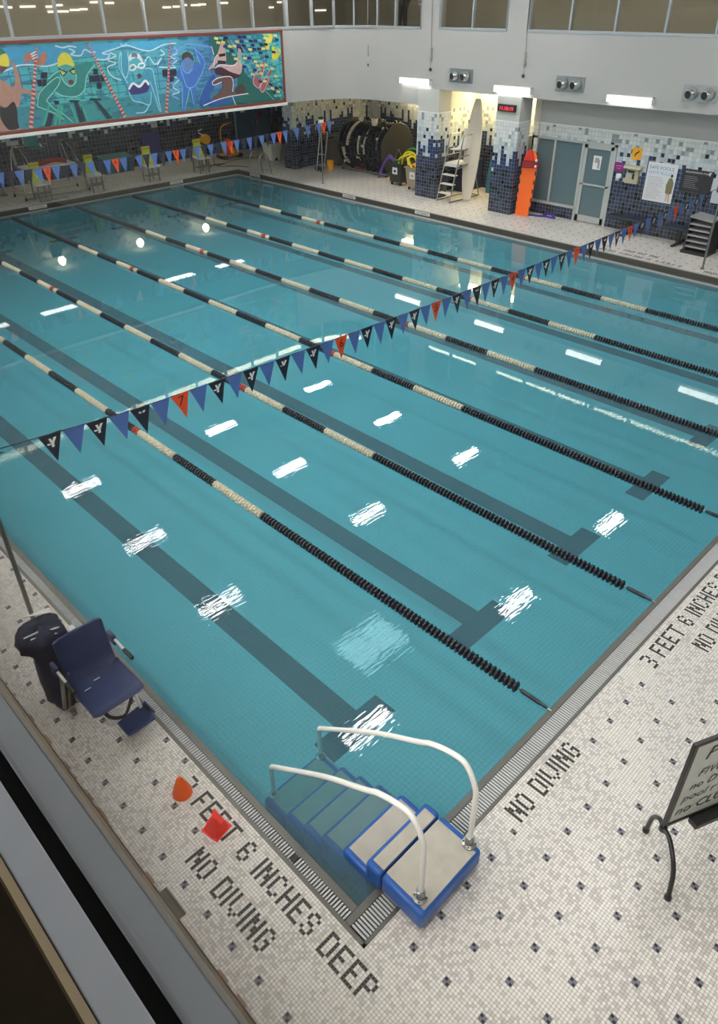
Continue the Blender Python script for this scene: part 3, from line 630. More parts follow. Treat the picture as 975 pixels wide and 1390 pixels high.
MB().tube([(-.27, 2.72, .44), (-.25, 2.68, .16)], .016, 8).build('footrest_arm', WHITEP, t)
MB().prism([(-.49, 2.72, .10), (-.49, 2.50, .12), (-.22, 2.46, .17), (-.20, 2.72, .15)], (0, 0, .035)).build('footrest', NAVYP, t, bevel=.012)
MB().prism([(-.24, 2.70, .14), (-.20, 2.70, .14), (-.20, 2.52, .18), (-.24, 2.62, .30)], (.02, 0, 0)).build('footrest_side', NAVYP, t, bevel=.008)
st = crom([(-.60, 2.68, .47), (-.56, 2.62, .36), (-.44, 2.60, .30), (-.32, 2.66, .40), (-.28, 2.70, .47)], 5)
MB().ribbon(st, .035, (0, -1, .2), 0).build('strap', BLACK, t)
MB().lathe([(.10, 0), (.10, .03), (.05, .05), (.045, .62)], (-.62, 3.46, 0), 16).build('mast', DSTEEL, t)
MB().tube([(-.62, 3.40, .1), (-.55, 3.2, .18), (-.5, 3.0, .4)], .022, 8).tube([(-.74, 3.30, .05), (-.72, 3.14, .60)], .02, 8).lathe([(.03, 0), (.03, .05)], (-.70, 3.2, .02), 10).build('actuator', STEEL, t)
MB().tube([(-.70, 3.28, .05), (-.66, 3.12, .62)], .012, 8).build('lever', mat('brass_rod', (.30, .24, .10), .4, .8), t)
# draped cover: gathered bag with folds
b = MB(); n = 28; prof = [(.20, .02), (.205, .2), (.19, .42), (.185, .60), (.215, .70), (.22, .80), (.185, .86), (.06, .885), (.001, .885)]; vs = []
for j, (rr, z) in enumerate(prof):
    for k in range(n):
        a = 2*PI*k/n; q = 1+.10*math.sin(5*a+j)*(1 if j < 6 else .3)+.05*math.sin(11*a+2*j)*(1 if j < 6 else .2)
        sx = 1.0 if j > 3 else .72
        vs.append((-.66+rr*q*math.cos(a)*sx, 3.60-.02*j*0+rr*q*math.sin(a)*.95-(.12 if j < 3 else .0)*(1-j/3), z+.02*math.sin(3*a)*(j > 4)))
m_ = len(prof); fs = [(i*n+k, i*n+(k+1) % n, (i+1)*n+(k+1) % n, (i+1)*n+k) for i in range(m_-1) for k in range(n)]
cv_ = MB().add(vs, fs).build('cover', CLOTH, t, smooth=80)
MB().tube([(-.82, 3.55, .87), (-.70, 3.52, .885), (-.62, 3.50, .86), (-.52, 3.46, .87)], .008, 6).tube([(-.78, 3.5, .86), (-.66, 3.46, .87), (-.56, 3.43, .84)], .006, 6).build('drawcord', WHITEP, cv_, False)
MB().box(-.45, -.36, 3.50, 3.58, .62, .72).tube([(-.40, 3.54, .4), (-.40, 3.54, .62)], .02, 8).build('motor_head', STEEL, t, bevel=.01)
MB().prism([(-.72, 3.78, .9), (-.50, 3.66, .9), (-.48, 3.76, .88)], (0, 0, .01)).build('paper_tag', WHITEP, t)

# ------------------------------------------------------------------ cones
def cone(loc, rz, m, label, lean=0.):
    t = thing('marker_cone', label, 'cone', loc, rz, 'small cones on the left deck'); b = MB(); n = 22
    prof = [(.088, .0), (.085, .02), (.066, .08), (.044, .15), (.024, .20), (.014, .22)]
    b.lathe(prof, (0, 0, 0), n); b.build('body', m, t, False, smooth=50)
    return t
cone((-.42, 1.76, 0), .3, CONE1, 'small orange cone covering the edge of the figure 3, farther of two')
t = thing('marker_cone', 'small red squashed flag cone lying on the word FEET, nearer of two', 'cone', (-.40, 1.28, 0), .2, 'small cones on the left deck')
b = MB(); n = 4; prof = [(.095, 0), (.088, .02), (.068, .10), (.04, .16)]
vs = []; n = 16
for j, (rr, z) in enumerate(prof):
    for k in range(n):
        a = 2*PI*k/n; sq = rr/max(abs(math.cos(a)), abs(math.sin(a)))*.82; q = rr*.5+sq*.5
        top = (.06*math.sin(a*2+.4)) if j == 3 else 0
        vs.append((q*math.cos(a), q*math.sin(a), z+top))
fs = [(i*n+k, i*n+(k+1) % n, (i+1)*n+(k+1) % n, (i+1)*n+k) for i in range(3) for k in range(n)]+[tuple(range(3*n, 4*n))]
MB().add(vs, fs).build('body', CONE2, t, False, smooth=50)
MB().prism([(-.09, -.09, 0), (.09, -.09, 0), (.09, .09, 0), (-.09, .09, 0)], (0, 0, .008)).build('foot', CONE2, t, False)
tag(MB().box(-1.05, -.96, .88, 1.16, 0, .004).build('floor_drain', mat('stained_drain', (.09, .085, .07), .6), bevel=.002), 'dark stained drain plate in the left deck by the sill', 'drain')
tag(MB().box(-.135, -.07, .60, .66, -.012, .006).build('grate_clip', BLACK, bevel=.004), 'small black clip in the left gutter grate by the lettering', 'clip')

# ------------------------------------------------------------------ whiteboard easel
hub = Vector((1.95, -1.39, 0)); dv = Vector((.914, -.405, 0)); nv_ = Vector((-.405, -.914, 0))
t = thing('whiteboard_easel', 'black framed whiteboard on curved black feet with handwritten notes, cut off at right edge', 'whiteboard', tuple(hub), math.atan2(dv.y, dv.x))
WB = .95; Z0, Z1 = .46, 1.42
EB = mat('black_tube', (.016, .016, .015), .35)
fr = MB().box(-.02, .02, -.016, .016, .40, Z1).box(WB-.02, WB+.02, -.016, .016, .40, Z1).box(-.02, WB+.02, -.016, .016, Z1-.02, Z1+.012).box(-.02, WB+.02, -.016, .016, Z0-.035, Z0).build('frame', EB, t, False, bevel=.005)
pn = MB().box(.02, WB-.02, -.006, .006, Z0, Z1-.02).build('panel', mat('whiteboard', srgb(196, 200, 194), .35), t, False)
ink = MB()
for s, x, z, sz in [('Pool', .13, 1.19, .20), ('FIVE', .13, .99, .125), ('no D', .10, .84, .12), ('pool r', .07, .70, .125), ('no CLU', .05, .54, .14)]:
    ink.text(s, (x, -.0075, z), (1, 0, .03), (.28, 0, 1), sz)
ink.build('handwriting', mat('marker_ink', (.03, .03, .035), .6), pn, False, smooth=None)
for x, nm in ((0, 'leg'), (WB, 'leg')):
    b = MB()
    for s, e in ((1, (.09, .19)), (-1, (-.11, -.31))):
        rx, ry = (e[0], e[1]) if x == 0 else (-e[0], e[1])
        b.tube(crom([(x, 0, .41), (x+rx*.25, ry*.35, .405), (x+rx*.7, ry*.8, .27), (x+rx, ry, .03)], 7), .019, 10)
        b.lathe([(.022, 0), (.028, .004), (.028, .035), (.020, .045)], (x+rx, ry, 0), 12)
    b.build('leg', EB, t, False)
    MB().lathe([(.03, .375), (.034, .39), (.03, .42)], (x, 0, 0), 12).build('hub', EB, t, False)
MB().box(.22, .75, -.10, -.016, Z0-.07, Z0-.012).build('tray', BLACK, t, False, bevel=.006)

# ------------------------------------------------------------------ mural on the overhang
MY = YM-.05
mu = thing('mural', 'long framed mural of swimmers and divers in teal and blue over the far end', 'mural', (6, MY, 2.95))
def mural_panel():
    m = bpy.data.materials.new('mural_paint'); N = NT(m); p, g = N.pos(); M = N.M
    cr = N.n('ShaderNodeValToRGB'); e = cr.color_ramp.elements; N.put(cr.inputs[0], M('DIVIDE', M('SUBTRACT', p[0], 1.), 14.))
    st = [(0., (.03, .20, .32)), (.36, (.04, .26, .42)), (.46, (.03, .38, .33)), (.54, (.04, .42, .38)), (.62, (.05, .33, .45)), (.74, (.05, .28, .46)), (.80, (.04, .12, .42)), (.90, (.04, .18, .50)), (.935, (.03, .35, .36)), (1., (.04, .40, .42))]
    e[0].position, e[0].color = st[0][0], (*st[0][1], 1); e[1].position, e[1].color = st[-1][0], (*st[-1][1], 1)
    for q, c in st[1:-1]: k = e.new(q); k.color = (*c, 1)
    fl = N.n('ShaderNodeMapping'); fl.inputs['Scale'].default_value = (.8, 1, 3.); N.t.links.new(g.outputs['Position'], fl.inputs['Vector'])
    br = N.noise(fl.outputs[0], 1.6, 4.); col = N.mix(M('MULTIPLY', br, .65), cr.outputs[0], (.12, .50, .58)); 
    dk = M('MULTIPLY', M('GREATER_THAN', N.noise(fl.outputs[0], 2.7, 3.), .56), .6); col = N.mix(dk, col, (.01, .08, .17))
    # painted pool tiles in the middle band
    gx = M('LESS_THAN', M('FRACT', M('DIVIDE', p[0], .26)), .09); gz = M('LESS_THAN', M('FRACT', M('DIVIDE', p[2], .19)), .11)
    rg = M('MULTIPLY', M('GREATER_THAN', p[2], 3.55), M('LESS_THAN', p[2], 4.42)); col = N.mix(M('MULTIPLY', M('MULTIPLY', M('MAXIMUM', gx, gz), rg), .75), col, (.01, .10, .18))
    lowb = M('LESS_THAN', p[2], 3.5); col = N.mix(M('MULTIPLY', lowb, .55), col, (.01, .12, .16))
    N.t.links.new(col, N.b.inputs['Base Color']); N.b.inputs['Roughness'].default_value = .6; return m
mz0, mz1, mx0, mx1 = 2.99, 4.86, 1.2, 14.93
panel = MB().box(mx0, mx1, MY, MY+.04, mz0, mz1).build('panel', mural_panel(), mu, smooth=None)
RED = mat('red_brown_frame', srgb(120, 52, 40), .55)
MB().box(mx0-.06, mx1+.07, MY-.03, MY+.045, mz0-.075, mz0).box(mx0-.06, mx1+.07, MY-.03, MY+.045, mz1, mz1+.07).box(mx1, mx1+.07, MY-.03, MY+.045, mz0-.075, mz1+.07).box(mx0-.07, mx0, MY-.03, MY+.045, mz0-.075, mz1+.07).build('frame', RED, mu, bevel=.008)
MB().box(mx0-.1, mx1+.1, MY-.05, MY+.05, mz0-.16, mz0-.08).build('lower_ledge', TRW, mu, bevel=.01)
LV = [0]
def m4(x, y): return at(x/7.5, 50+y/7.5, 'Y', MY)
def m5(x, y): return at(110+x/6.964, 50+y/6.964, 'Y', MY)
def m6(x, y): return at(230+x/6.094, 35+y/6.094, 'Y', MY)
def shape(name, col, polys, f, close=True, smooth_k=4):
    LV[0] += 1; b = MB(); h = .0012*LV[0]*.35+.001
    for pl in polys:
        P = [f(*q) for q in pl]
        if smooth_k and len(P) > 4: P = crom(P+[P[0]], smooth_k)[:-1]
        P = [Vector((p.x, MY, min(max(p.z, mz0+.01), mz1-.01))) for p in P]
        b.prism([p-Vector((0, h-.0008, 0)) for p in P], (0, -.0008, 0))
    return b.build(name, mat('paint_%d_%d_%d' % col, srgb(*col), .6, var=.22), panel, False, smooth=None)
def stroke(name, col, lines, f, w=.03):
    LV[0] += 1; b = MB(); h = .0012*LV[0]*.35+.001
    for pl in lines:
        P = crom([f(*q) for q in pl], 5) if len(pl) > 2 else [f(*q) for q in pl]
        P = [Vector((p.x, MY, min(max(p.z, mz0+.02), mz1-.02))) for p in P]; b.ribbon(P, w, (0, -1, 0), h)
    return b.build(name, mat('paint_%d_%d_%d' % col, srgb(*col), .6, var=.22), panel, False, smooth=None)
# painted water lines and sky bands
shape('painted_surface', (60, 150, 190), [[(0, 120), (200, 90), (560, 80), (900, 70), (975, 90), (975, 180), (780, 215), (600, 250), (460, 300), (330, 285), (200, 290), (100, 320), (0, 360)]], m4)
shape('painted_surface', (66, 160, 200), [[(70, 60), (380, 50), (830, 30), (835, 60), (700, 120), (600, 130), (430, 80), (330, 110), (260, 215), (150, 210)]], m5)
stroke('painted_wave', (190, 215, 225), [[(0, 365), (120, 320), (200, 290), (340, 285), (470, 300), (600, 265)], [(700, 120), (760, 150), (720, 180), (820, 190), (860, 130), (930, 160), (970, 150)], [(560, 90), (640, 110), (700, 95), (780, 105)]], m4, .035)
stroke('painted_wave', (200, 225, 235), [[(150, 210), (230, 215), (270, 170), (200, 155), (330, 110), (430, 80), (560, 120), (660, 130), (780, 75), (900, 60)], [(270, 150), (330, 180), (250, 220), (330, 250), (250, 290), (290, 370), (380, 410)], [(880, 100), (910, 150), (850, 190), (910, 220), (860, 260), (890, 290), (740, 285)], [(880, 380), (930, 400), (870, 470), (930, 520), (860, 550), (920, 585)], [(600, 240), (640, 190), (700, 260), (760, 200), (720, 270)], [(750, 120), (790, 160), (750, 175)]], m5, .03)
stroke('painted_wave', (110, 160, 225), [[(10, 190), (90, 200), (20, 240), (80, 270), (10, 300), (60, 340)], [(70, 200), (160, 150), (300, 170), (390, 175), (380, 120)], [(40, 400), (90, 430), (20, 480), (80, 520), (20, 570), (80, 610)]], m6, .035)
# ball player
shape('painted_player', (175, 130, 115), [[(0, 430), (90, 480), (140, 510), (150, 380), (100, 230), (130, 250), (180, 340), (215, 500), (200, 700), (160, 730), (170, 900), (250, 950), (20, 960), (0, 900)], [(215, 520), (380, 560), (385, 600), (215, 570)]], m4)
shape('painted_swimsuit', (40, 40, 42), [[(0, 700), (60, 720), (140, 660), (175, 760), (180, 860), (190, 930), (90, 945), (20, 860), (0, 800)]], m4)
shape('painted_ball', (35, 110, 95), [[(0, 110), (50, 150), (90, 230), (85, 300), (40, 350), (0, 365)]], m4); shape('painted_ball_stripe', (215, 200, 70), [[(0, 190), (60, 170), (92, 240), (85, 300), (0, 290)]], m4); shape('painted_ball_stripe', (110, 50, 70), [[(0, 295), (75, 305), (40, 350), (0, 362)]], m4)
shape('painted_hand', (175, 115, 100), [[(240, 270), (250, 190), (300, 150), (340, 200), (390, 220), (440, 150), (480, 190), (450, 280), (370, 290), (330, 250)]], m4)
stroke('painted_sleeve_lines', (235, 235, 235), [[(310, 180), (360, 150)], [(320, 200), (375, 175)], [(330, 225), (385, 200)]], m4, .025)
# goggled teal swimmer
shape('painted_swimmer', (40, 130, 125), [[(490, 430), (560, 360), (620, 330), (780, 280), (960, 270), (880, 400), (860, 530), (780, 610), (640, 600), (560, 560), (470, 650), (590, 760), (740, 870), (700, 870), (600, 800), (380, 710), (400, 580), (440, 500)]], m4)
shape('painted_face', (72, 160, 158), [[(600, 310), (660, 280), (750, 290), (775, 400), (760, 470), (720, 510), (660, 470), (610, 390)]], m4)
shape('painted_cap', (215, 205, 70), [[(590, 310), (585, 230), (620, 170), (670, 160), (720, 200), (755, 300), (680, 280), (630, 290)]], m4)
shape('painted_goggles', (25, 35, 40), [[(595, 320), (680, 355), (750, 310), (765, 330), (765, 385), (730, 375), (700, 345), (650, 400), (620, 390)]], m4, smooth_k=0)
shape('painted_goggle_lens', (190, 185, 110), [[(615, 340), (670, 365), (640, 390), (625, 380)], [(720, 345), (760, 335), (760, 375), (738, 370)]], m4, smooth_k=0)
shape('painted_mouth', (110, 60, 65), [[(690, 450), (720, 435), (750, 450), (735, 485), (705, 480)]], m4)
stroke('painted_outline', (140, 205, 195), [[(490, 430), (560, 370), (620, 340)], [(380, 710), (400, 580), (500, 470), (590, 410), (600, 480), (470, 650)], [(470, 650), (560, 740), (650, 790), (740, 870)], [(380, 710), (560, 780), (650, 840)], [(560, 560), (640, 600), (780, 605), (860, 530), (880, 400), (960, 280)], [(610, 390), (660, 470), (720, 505), (770, 460), (775, 380)]], m4, .022)
shape('painted_dark_tiles', (20, 30, 50), [[(415, 360), (480, 360), (480, 425), (415, 425)], [(375, 435), (425, 435), (425, 505), (385, 505)], [(430, 430), (475, 430), (470, 500), (430, 500)], [(905, 395), (965, 395), (965, 460), (915, 460)]], m4, smooth_k=0)
shape('painted_lane_marks', (28, 45, 70), [[(495, 770), (545, 790), (520, 905), (455, 915)], [(700, 645), (810, 645), (800, 665), (790, 668), (870, 860), (810, 870), (750, 670), (710, 665)], [(540, 650), (600, 650), (600, 690), (560, 690)]], m4, smooth_k=0)
stroke('painted_light_beams', (60, 165, 145), [[(440, 905), (500, 690)], [(560, 900), (600, 690)], [(720, 690), (790, 880)], [(820, 680), (900, 870)], [(630, 700), (600, 890)]], m4, .06)
# white goggled swimmer
shape('painted_swimmer', (62, 148, 178), [[(370, 140), (410, 120), (440, 200), (450, 300), (470, 420), (560, 430), (600, 300), (670, 310), (720, 480), (755, 710), (700, 650), (660, 540), (640, 640), (580, 560), (560, 620), (480, 600), (450, 500), (390, 420), (360, 300)]], m5)
shape('painted_face', (80, 172, 190), [[(450, 250), (480, 200), (560, 200), (590, 270), (580, 350), (550, 400), (510, 380), (480, 320)]], m5)
shape('painted_cap', (225, 225, 225), [[(445, 240), (450, 185), (490, 150), (540, 160), (575, 200), (580, 245), (530, 200), (490, 205)]], m5); shape('painted_cap_stripe', (110, 120, 140), [[(475, 195), (480, 155), (525, 155), (530, 195), (505, 190)]], m5)
stroke('painted_goggles', (240, 240, 240), [[(455, 300), (470, 270), (500, 265), (515, 290), (490, 315), (460, 310), (455, 295)], [(515, 285), (545, 285)], [(540, 280), (550, 255), (590, 250), (600, 275), (575, 295), (545, 290)]], m5, .04)
shape('painted_mouth', (85, 45, 60), [[(525, 360), (550, 345), (570, 360), (560, 390), (540, 395)]], m5)
shape('painted_swimsuit', (50, 45, 110), [[(450, 500), (490, 445), (550, 470), (605, 420), (645, 460), (620, 520), (520, 545), (470, 540)]], m5)
stroke('painted_suit_edge', (235, 235, 240), [[(450, 495), (490, 440), (550, 470), (605, 415), (640, 455)]], m5, .06)
stroke('painted_outline', (165, 220, 235), [[(370, 140), (360, 290), (440, 440)], [(440, 150), (450, 300), (420, 390), (380, 290), (380, 150)], [(600, 300), (670, 310), (700, 430), (755, 710)], [(650, 420), (700, 560), (740, 700)], [(450, 520), (490, 600), (570, 620), (650, 640), (660, 520)], [(640, 650), (600, 710), (520, 720)], [(370, 60), (400, 90), (430, 60)]], m5, .024)
shape('painted_dark_tiles', (25, 35, 60), [[(110, 300), (155, 300), (160, 350), (115, 355)], [(75, 370), (120, 370), (125, 425), (75, 430)], [(125, 365), (175, 360), (180, 425), (130, 425)], [(180, 360), (220, 360), (225, 420), (185, 420)], [(140, 435), (190, 430), (195, 490), (150, 492)], [(765, 310), (815, 310), (815, 375), (770, 375)], [(835, 310), (900, 305), (900, 365), (835, 370)], [(835, 375), (880, 375), (870, 425), (835, 425)]], m5, smooth_k=0)
shape('painted_lane_marks', (28, 55, 70), [[(75, 580), (190, 580), (185, 600), (150, 602), (300, 770), (240, 775), (120, 605), (80, 600)], [(0, 640), (40, 790), (0, 800)]], m5, smooth_k=0)
# painted lane lines with red and pale rings
def rings(a, c, f, n, w0, w1):
    LV[0] += 1; h = .0012*LV[0]*.35+.001; A, Bq = f(*a), f(*c); br, bw = MB(), MB()
    for i in range(n):
        p, q = A.lerp(Bq, (i/n)**1.3), A.lerp(Bq, ((i+.8)/n)**1.3); wd = w0+(w1-w0)*i/n
        (br if i % 2 == 0 else bw).ribbon([Vector((p.x, MY, max(p.z, mz0+.02))), Vector((q.x, MY, max(q.z, mz0+.01)))], wd, (0, -1, 0), h)
    br.build('painted_lane_line', mat('paint_ring_red', srgb(190, 55, 55), .6), panel, False, smooth=None); bw.build('painted_lane_line', mat('paint_ring_pale', srgb(215, 170, 165), .6), panel, False, smooth=None)
rings((372, 90), (312, 930), m4, 42, .04, .11); rings((60, 60), (415, 760), m5, 50, .04, .10); rings((842, 30), (805, 720), m5, 44, .03, .09)
# blue swimmer
shape('painted_swimmer', (62, 112, 190), [[(85, 330), (130, 300), (200, 320), (250, 300), (200, 190), (240, 200), (295, 300), (270, 400), (220, 500), (215, 640), (200, 650), (170, 520), (130, 600), (125, 700), (105, 690), (110, 480), (60, 420)]], m6)
shape('painted_face', (95, 130, 185), [[(105, 280), (150, 250), (195, 290), (190, 350), (155, 385), (115, 350)]], m6); shape('painted_cap', (70, 60, 50), [[(100, 290), (105, 235), (150, 215), (190, 250), (195, 290), (150, 260)]], m6)
stroke('painted_outline', (120, 170, 235), [[(85, 330), (110, 420), (150, 510), (220, 480), (290, 300), (200, 180)], [(250, 310), (210, 200)], [(105, 690), (105, 500)], [(125, 690), (150, 590), (170, 520), (200, 650)], [(240, 660), (270, 540), (350, 420)], [(100, 300), (110, 360), (150, 392), (190, 355)]], m6, .028)
# two divers and the swirl
shape('painted_pool_swirl', (15, 95, 90), [[(330, 90), (470, 95), (600, 330), (660, 430), (940, 600), (600, 640), (280, 660), (520, 560), (560, 420), (460, 300), (360, 240)]], m6)
shape('painted_deep_water', (30, 85, 160), [[(240, 650), (270, 540), (360, 400), (380, 480), (330, 600), (450, 610), (560, 580), (480, 640), (300, 665)]], m6)
shape('painted_diver', (205, 165, 160), [[(420, 150), (435, 110), (450, 140), (465, 240), (460, 300), (400, 300), (350, 350), (320, 360), (385, 260), (405, 200)]], m6); shape('painted_diver_suit', (25, 22, 35), [[(405, 235), (460, 225), (460, 250), (410, 258)], [(395, 285), (462, 290), (460, 320), (400, 315)]], m6, smooth_k=0)
shape('painted_diver', (205, 165, 165), [[(560, 200), (575, 180), (590, 210), (600, 330), (580, 400), (500, 390), (430, 340), (380, 350), (420, 320), (540, 320), (560, 260)]], m6); shape('painted_diver_suit', (60, 20, 40), [[(370, 350), (430, 345), (500, 380), (580, 410), (520, 440), (430, 410), (380, 400)]], m6); shape('painted_hair', (25, 20, 20), [[(415, 130), (435, 98), (455, 120), (455, 160), (438, 120)], [(555, 180), (575, 150), (605, 200), (605, 260), (590, 200)]], m6)
shape('painted_boy', (100, 72, 68), [[(350, 460), (400, 430), (500, 420), (520, 470), (525, 550), (600, 540), (610, 560), (540, 570), (420, 610), (350, 600), (420, 540), (440, 460), (380, 490)]], m6); shape('painted_head', (70, 52, 50), [[(540, 530), (560, 495), (600, 485), (625, 520), (610, 560), (560, 570)]], m6)
stroke('painted_outline', (225, 215, 220), [[(375, 350), (420, 322), (520, 330), (560, 300)], [(350, 465), (400, 432), (500, 420), (525, 470), (520, 545)], [(350, 465), (365, 490), (430, 465)], [(280, 660), (400, 610), (520, 580), (650, 560)], [(520, 585), (545, 660)], [(345, 170), (365, 240)], [(365, 350), (370, 280), (395, 235)]], m6, .028)
stroke('painted_diagonal_lines', (120, 190, 185), [[(490, 100), (720, 450), (860, 610)], [(540, 90), (770, 430), (930, 610)], [(620, 150), (940, 560)], [(470, 110), (620, 330), (620, 380)], [(600, 330), (720, 300)], [(650, 420), (800, 360)], [(560, 250), (680, 230)]], m6, .02)
# patchwork of painted tiles in the corner
LV[0] += 1; h = .0012*LV[0]*.35+.002; tl = [MB() for _ in range(5)]
for i in range(22):
    for j in range(17):
        z0 = 4.80-j*.11; x0 = 11.9+i*.17+(j*.06) % .17
        if z0 < mz0+.06 or x0 > mx1-.2 or z0 > mz1-.05: continue
        if (x0-12.2) > (4.86-z0)*1.3 and random.random() < .8:
            k = random.choice([0, 1, 1, 2, 3, 3, 4]); q = [(x0, MY-h, z0-.04), (x0+.14, MY-h, z0-.065), (x0+.16, MY-h, z0), (x0+.02, MY-h, z0+.025)]; tl[k].prism(q, (0, -.0008, 0))
for k, c in enumerate([(30, 140, 165), (90, 190, 185), (25, 40, 110), (215, 205, 130), (15, 25, 60)]): tl[k].build('painted_tiles', mat('paint_t_%d' % k, srgb(*c), .6, var=.2), panel, False, smooth=None)
shape('painted_fin', (222, 205, 60), [[(768, 70), (845, 70), (845, 120), (815, 195), (800, 195), (775, 120)], [(845, 165), (915, 195), (905, 250), (860, 295), (845, 290)]], m6)
shape('painted_leg', (165, 85, 95), [[(790, 265), (795, 300), (770, 400), (740, 500), (700, 490), (690, 440), (750, 330)], [(835, 350), (835, 420), (800, 520), (770, 545), (745, 520), (790, 430)]], m6)
stroke('painted_outline', (215, 190, 190), [[(790, 265), (720, 380), (690, 450), (705, 495), (745, 500), (790, 300)], [(835, 350), (770, 460), (745, 520), (775, 545), (825, 430)]], m6, .02)

# ------------------------------------------------------------------ starting blocks with yellow caution boards
bl = [(8.42, 'leftmost, in front of lifeguard stand'), (10.33, 'second from left, left of the teal box'), (12.58, 'third from left, in front of the leaning blue mat'), (14.78, 'rightmost, beside the yellow winch')]
for i, (x, nm) in enumerate(bl):
    t = thing('starting_block', 'steel starting block with white top, '+nm, 'starting block', (x, 23.42, H), 0, 'starting blocks on the far deck')
    MB().prism([(-.27, -.12, .50), (.27, -.12, .50), (.27, .48, .57), (-.27, .48, .57)], (0, 0, .035)).build('platform', WHITEP, t, False, bevel=.008)
    for sx in (-.2, .2): MB().box(sx-.02, sx+.02, -.05, -.01, 0, .5).build('leg', DSTEEL, t, False); MB().box(sx-.02, sx+.02, .38, .42, 0, .555).build('leg', DSTEEL, t, False)
    MB().box(-.2, .2, -.045, -.015, .24, .28).build('crossbar', DSTEEL, t, False); MB().box(-.24, .24, -.02, .25, .20, .225).build('foot_step', DSTEEL, t, False)
    MB().tube([(-.2, -.05, .34), (-.2, -.17, .32), (.2, -.17, .32), (.2, -.05, .34)], .012, 6).build('backstroke_bar', DSTEEL, t, False)
    c = thing('caution_board', 'yellow folding caution board standing on a starting block, '+nm.split(',')[0], 'caution sign', (x-.02, 23.62, H+.565), 0, 'yellow boards on the starting blocks')
    for s in (1, -1):
        MB().prism([(-.19, .11*s+.1, 0.02), (.19, .11*s+.1, 0.02), (.13, .1+.02*s, .5), (-.13, .1+.02*s, .5)], (0, .012*s, 0)).build('panel', mat('caution_yellow', srgb(198, 205, 70), .5), c, False)
    MB().box(-.165, .165, .06, .14, .46, .60).build('header', YEL, c, False, bevel=.006)
    b = MB(); b.text('CAUTION', (0, .056, .50), (1, 0, 0), (0, 0, 1), .07, 'CENTER'); b.build('wording', TEXTB, c, False, smooth=None)
    MB().prism([(-.05, -.03, .12), (.05, -.03, .12), (.06, -.01, .3), (0, -.005, .38), (-.06, -.01, .3)], (0, -.003, 0)).build('figure_print', mat('pale_print', srgb(225, 225, 200), .6), c, False)

# lifeguard stand at the far left
t = thing('lifeguard_stand', 'wheeled steel lifeguard stand with teal seat and white platform by the far wall', 'lifeguard stand', (9.0, 24.3, H))
def pt(px, py, Y): return at(px, py, 'Y', Y)-Vector((9.0, 24.3, H))
ys0, ys1 = 23.75, 24.7
fr = MB()
for y_ in (ys0-24.3+.05, ys1-24.3):
    for x0, x1 in ((-.95, -.85), (1.05, .92)): fr.tube([(x0*1.15, y_, .05), (x0, y_, .95), (x1, y_, 1.45 if y_ > 0 else 1.15)], .022, 8)
fr.tube([(-1.05, -.5, .06), (1.15, -.5, .06)], .02, 8).tube([(-1.05, .4, .06), (1.15, .4, .06)], .02, 8)
fr.build('frame', STEEL, t, False)
hr = MB()
for x in (-.72, .95): hr.tube(crom([(x-.08, .42, .95), (x-.1, .40, 1.45), (x-.02, .2, 1.58), (x+.10, -.1, 1.25), (x+.12, -.25, .95)], 6), .02, 8)
hr.build('handrail', STEEL, t, False)
gr_ = MB().tube(crom([(-.72, .5, .95), (-.75, .5, 1.85), (-.55, .5, 1.95), (.35, .5, 1.95), (.48, .5, 1.85), (.45, .5, 1.2)], 5), .018, 8).tube([(-.74, .5, 1.5), (.46, .5, 1.5)], .015, 8); gr_.build('guard_rail', STEEL, t, False)
MB().box(-.75, 1.0, -.25, .45, .88, .94).build('platform', WHITEP, t, False, bevel=.01)
MB().prism([(-.22, .0, 0), (.22, .0, 0), (.22, .42, 0), (-.22, .42, 0)], (0, 0, .03)).build('seat_base', TEALP, t, False).location = (-.08, 0, 1.45)
b = MB(); q = crom([(0, -.02, 1.50), (0, .2, 1.46), (0, .40, 1.52), (0, .48, 1.75), (0, .50, 1.95)], 5)
nq = len(q); hw = [.24]*nq; vs = []
for i, p in enumerate(q): wq = .25-.10*max(0, (i-nq*.6)/(nq*.4)); vs += [(-.08-wq, p.y, p.z+.03), (-.08, p.y+.01, p.z), (-.08+wq, p.y, p.z+.03)]
b.add(vs+[(x, y+.012, z-.02) for x, y, z in vs], [(i*3+k, i*3+k+1, (i+1)*3+k+1, (i+1)*3+k) for i in range(nq-1) for k in (0, 1)]+[((i+1)*3+k+3*nq, (i+1)*3+k+1+3*nq, i*3+k+1+3*nq, i*3+k+3*nq) for i in range(nq-1) for k in (0, 1)])
b.build('seat', TEALP, t, False)
for x in (-1.08, 1.2):
    for y_ in (-.5, .4): MB().lathe([(.055, -.02), (.06, 0), (.055, .02)], (x, y_, .06), 12, (1, 0, 0)).build('wheel', BLACK, t, False)
tag(MB().tube(crom([(8.5, 24.12, 1.14), (8.9, 24.1, 1.18), (9.3, 24.1, 1.22), (9.7, 24.12, 1.14)], 6), .07, 12).build('rescue_tube', REDP), 'red foam rescue tube lying on the white platform of the lifeguard stand', 'rescue tube')
t = thing('floor_lamp_post', 'slim grey hand shower stand at the far left edge of the deck', 'stand', (7.75, 25.2, H)); MB().tube([(0, 0, 0), (0, 0, .9), (-.2, 0, 1.0), (-.35, 0, .98)], .02, 8).build('pole', DSTEEL, t, False); MB().lathe([(.12, 0), (.12, .03), (.03, .05)], n=14).build('base', DSTEEL, t, False)
